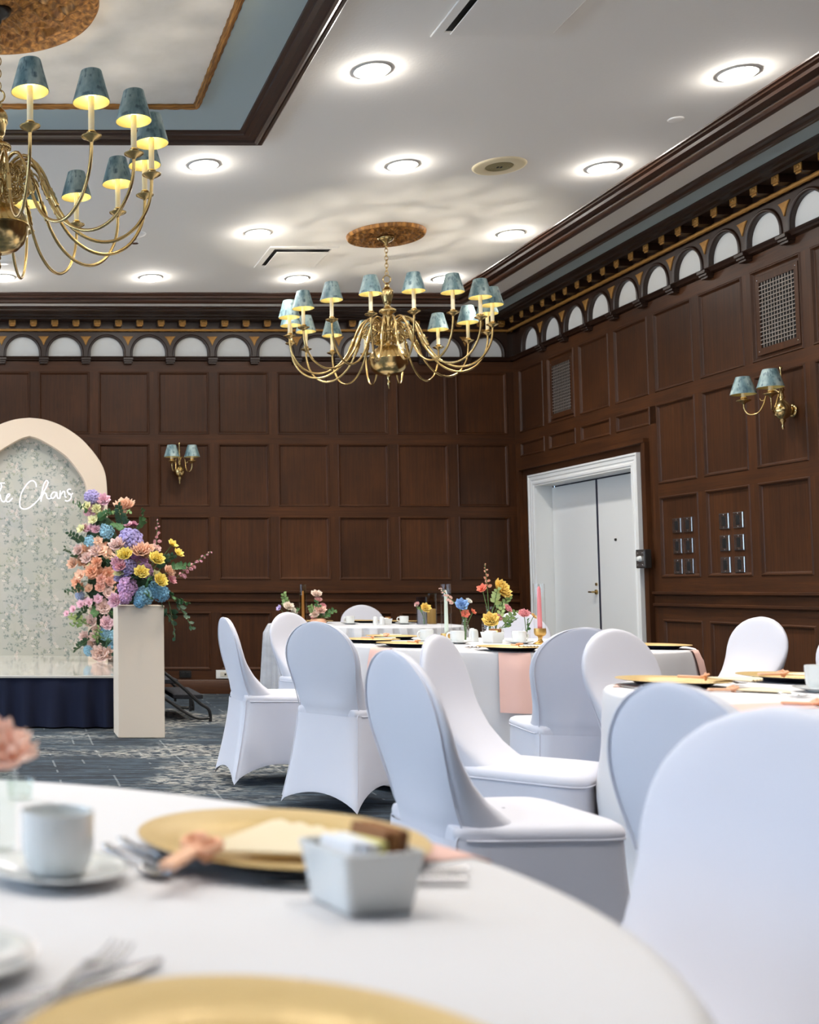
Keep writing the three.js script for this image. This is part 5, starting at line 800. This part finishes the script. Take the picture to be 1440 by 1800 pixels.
cutlery('spoon', [2.40, 3.28], [2.24, 3.42], 'upturned spoon behind the fan on the right table'); cutlery('fork', [2.36, 3.22], [2.20, 3.40], 'fork beside the upturned spoon on the right table'); cutlery('knife', [1.97, 3.50], [1.95, 3.72], 'knife at the left rim of the right table'); cutlery('fork', [2.22, 2.86], [2.06, 2.98], 'fork by the closest chair at the right edge'); cutlery('spoon', [2.40, 3.04], [2.24, 3.16], 'spoon by the closest chair at the right edge'); cutlery('fork', [2.40, 3.92], [2.36, 3.74], 'fork between the two gold plates of the right table');
// far table
for (const [x, z, l] of [[2.85, 10.62, 'gold charger plate left of the far cups'], [3.33, 10.8, 'gold charger plate before the far chair'], [3.62, 10.62, 'gold charger plate right of the far cups']]) charger(x, z, l);
cup(3.06, 10.25, 3.3, 'white coffee cup left of the shakers on the far table', 'white saucer left of the shakers on the far table'); cup(3.55, 10.3, 3.1, 'white coffee cup right of the shakers on the far table', 'white saucer right of the shakers on the far table');
shaker(3.25, 10.15, 'left white shaker on the far table'); shaker(3.30, 10.13, 'right white shaker on the far table'); caddy(3.36, 10.2, 0.3, 'white sugar bowl beside the shakers on the far table', 0.75);
taper(2.60, 10.05, { h: 0.26, gh: 0.32, color: '#d9b184', glass: glassSmoke }, 'gold taper candle in a smoked glass cylinder on the far table');
pillar(3.70, 10.28, 0.13, 0.24, glassBlue, 'cream pillar candle in a short dark glass cylinder'); pillar(3.83, 10.4, 0.135, 0.27, glassSmoke, 'cream pillar candle in a taller smoked glass cylinder');
{
  const t = thing('flower_bowl', 'peach bowl of blush roses beside the gold candle on the far table', 'flowers', [2.72, TY, -10.02]); part(t, 'bowl', lathe([[0, 0.002], [0.05, 0.002], [0.066, 0.012], [0.07, 0.032], [0.062, 0.052], [0.05, 0.058], [0, 0.05]], 30), phys({ color: hex('#f0b795'), roughness: 0.25, clearcoat: 0.5 }));
  arrange(t, 0, 0.05, 0, [['rose', '#f3c8b6', 1, 14, 3, 5.2], ['rose', '#f2d5c2', -4, 10, 4, 4], ['carnation', '#eea3ab', 4.6, 17, 0, 3], ['rose', '#f4ddcd', -0.6, 27, -2, 4.6], ['carnation', '#f0b3ae', 0.4, 22, 0, 3.6], ['carnation', '#ec98a0', -5.5, 8, 3, 2.4], ['rose', '#efe3d6', 5, 9, 2, 3.2]]);
  [[-0.6, 0.8, 0.3], [0.7, 0.5, 0.4], [0.9, 0.2, 0.2], [-0.2, 0.9, 0.2]].forEach((d, i) => sprig(t, [0, 0.06, 0.01], d, spray(i + 60, 8, 0.15, 0.2), i, i % 2 ? 0 : 2));
  vase(2.53, 10.3, [[0, 0.002], [0.022, 0.002], [0.026, 0.01], [0.024, 0.06], [0.016, 0.08]], 'small vase of cream and lilac flowers at the left end of the far table', false, [['rose', '#f2e2cf', 0.0, 0.15, 0.02, 0.045], ['blossom', '#c4afe0', -0.075, 0.14, 0.01, 0.032, [-0.8, 0.4, 0.4]], ['rose', '#efe9dc', 0.04, 0.11, 0.03, 0.035], ['leaf', 2, -0.01, 0.12, 0, 0.15, [-0.15, 1, 0]], ['leaf', 0, 0.02, 0.08, 0.02, 0.1, [0.5, 0.6, 0.3]]]);
  vase(3.62, 10.0, [[0, 0.002], [0.02, 0.002], [0.022, 0.006], [0.022, 0.06], [0.012, 0.08], [0.014, 0.085]], 'small vase with a yellow rose and pink bud before the dark candle glass', false, [['rose', '#f3cf3f', 0.0, 0.145, 0.03, 0.042, [0, 0.5, 0.9]], ['carnation', '#efb9b8', -0.055, 0.175, 0.0, 0.028], ['leaf', 2, -0.02, 0.1, 0.01, 0.09, [-0.5, 0.9, 0.2]]]);
}
renderer.render(scene, camera);
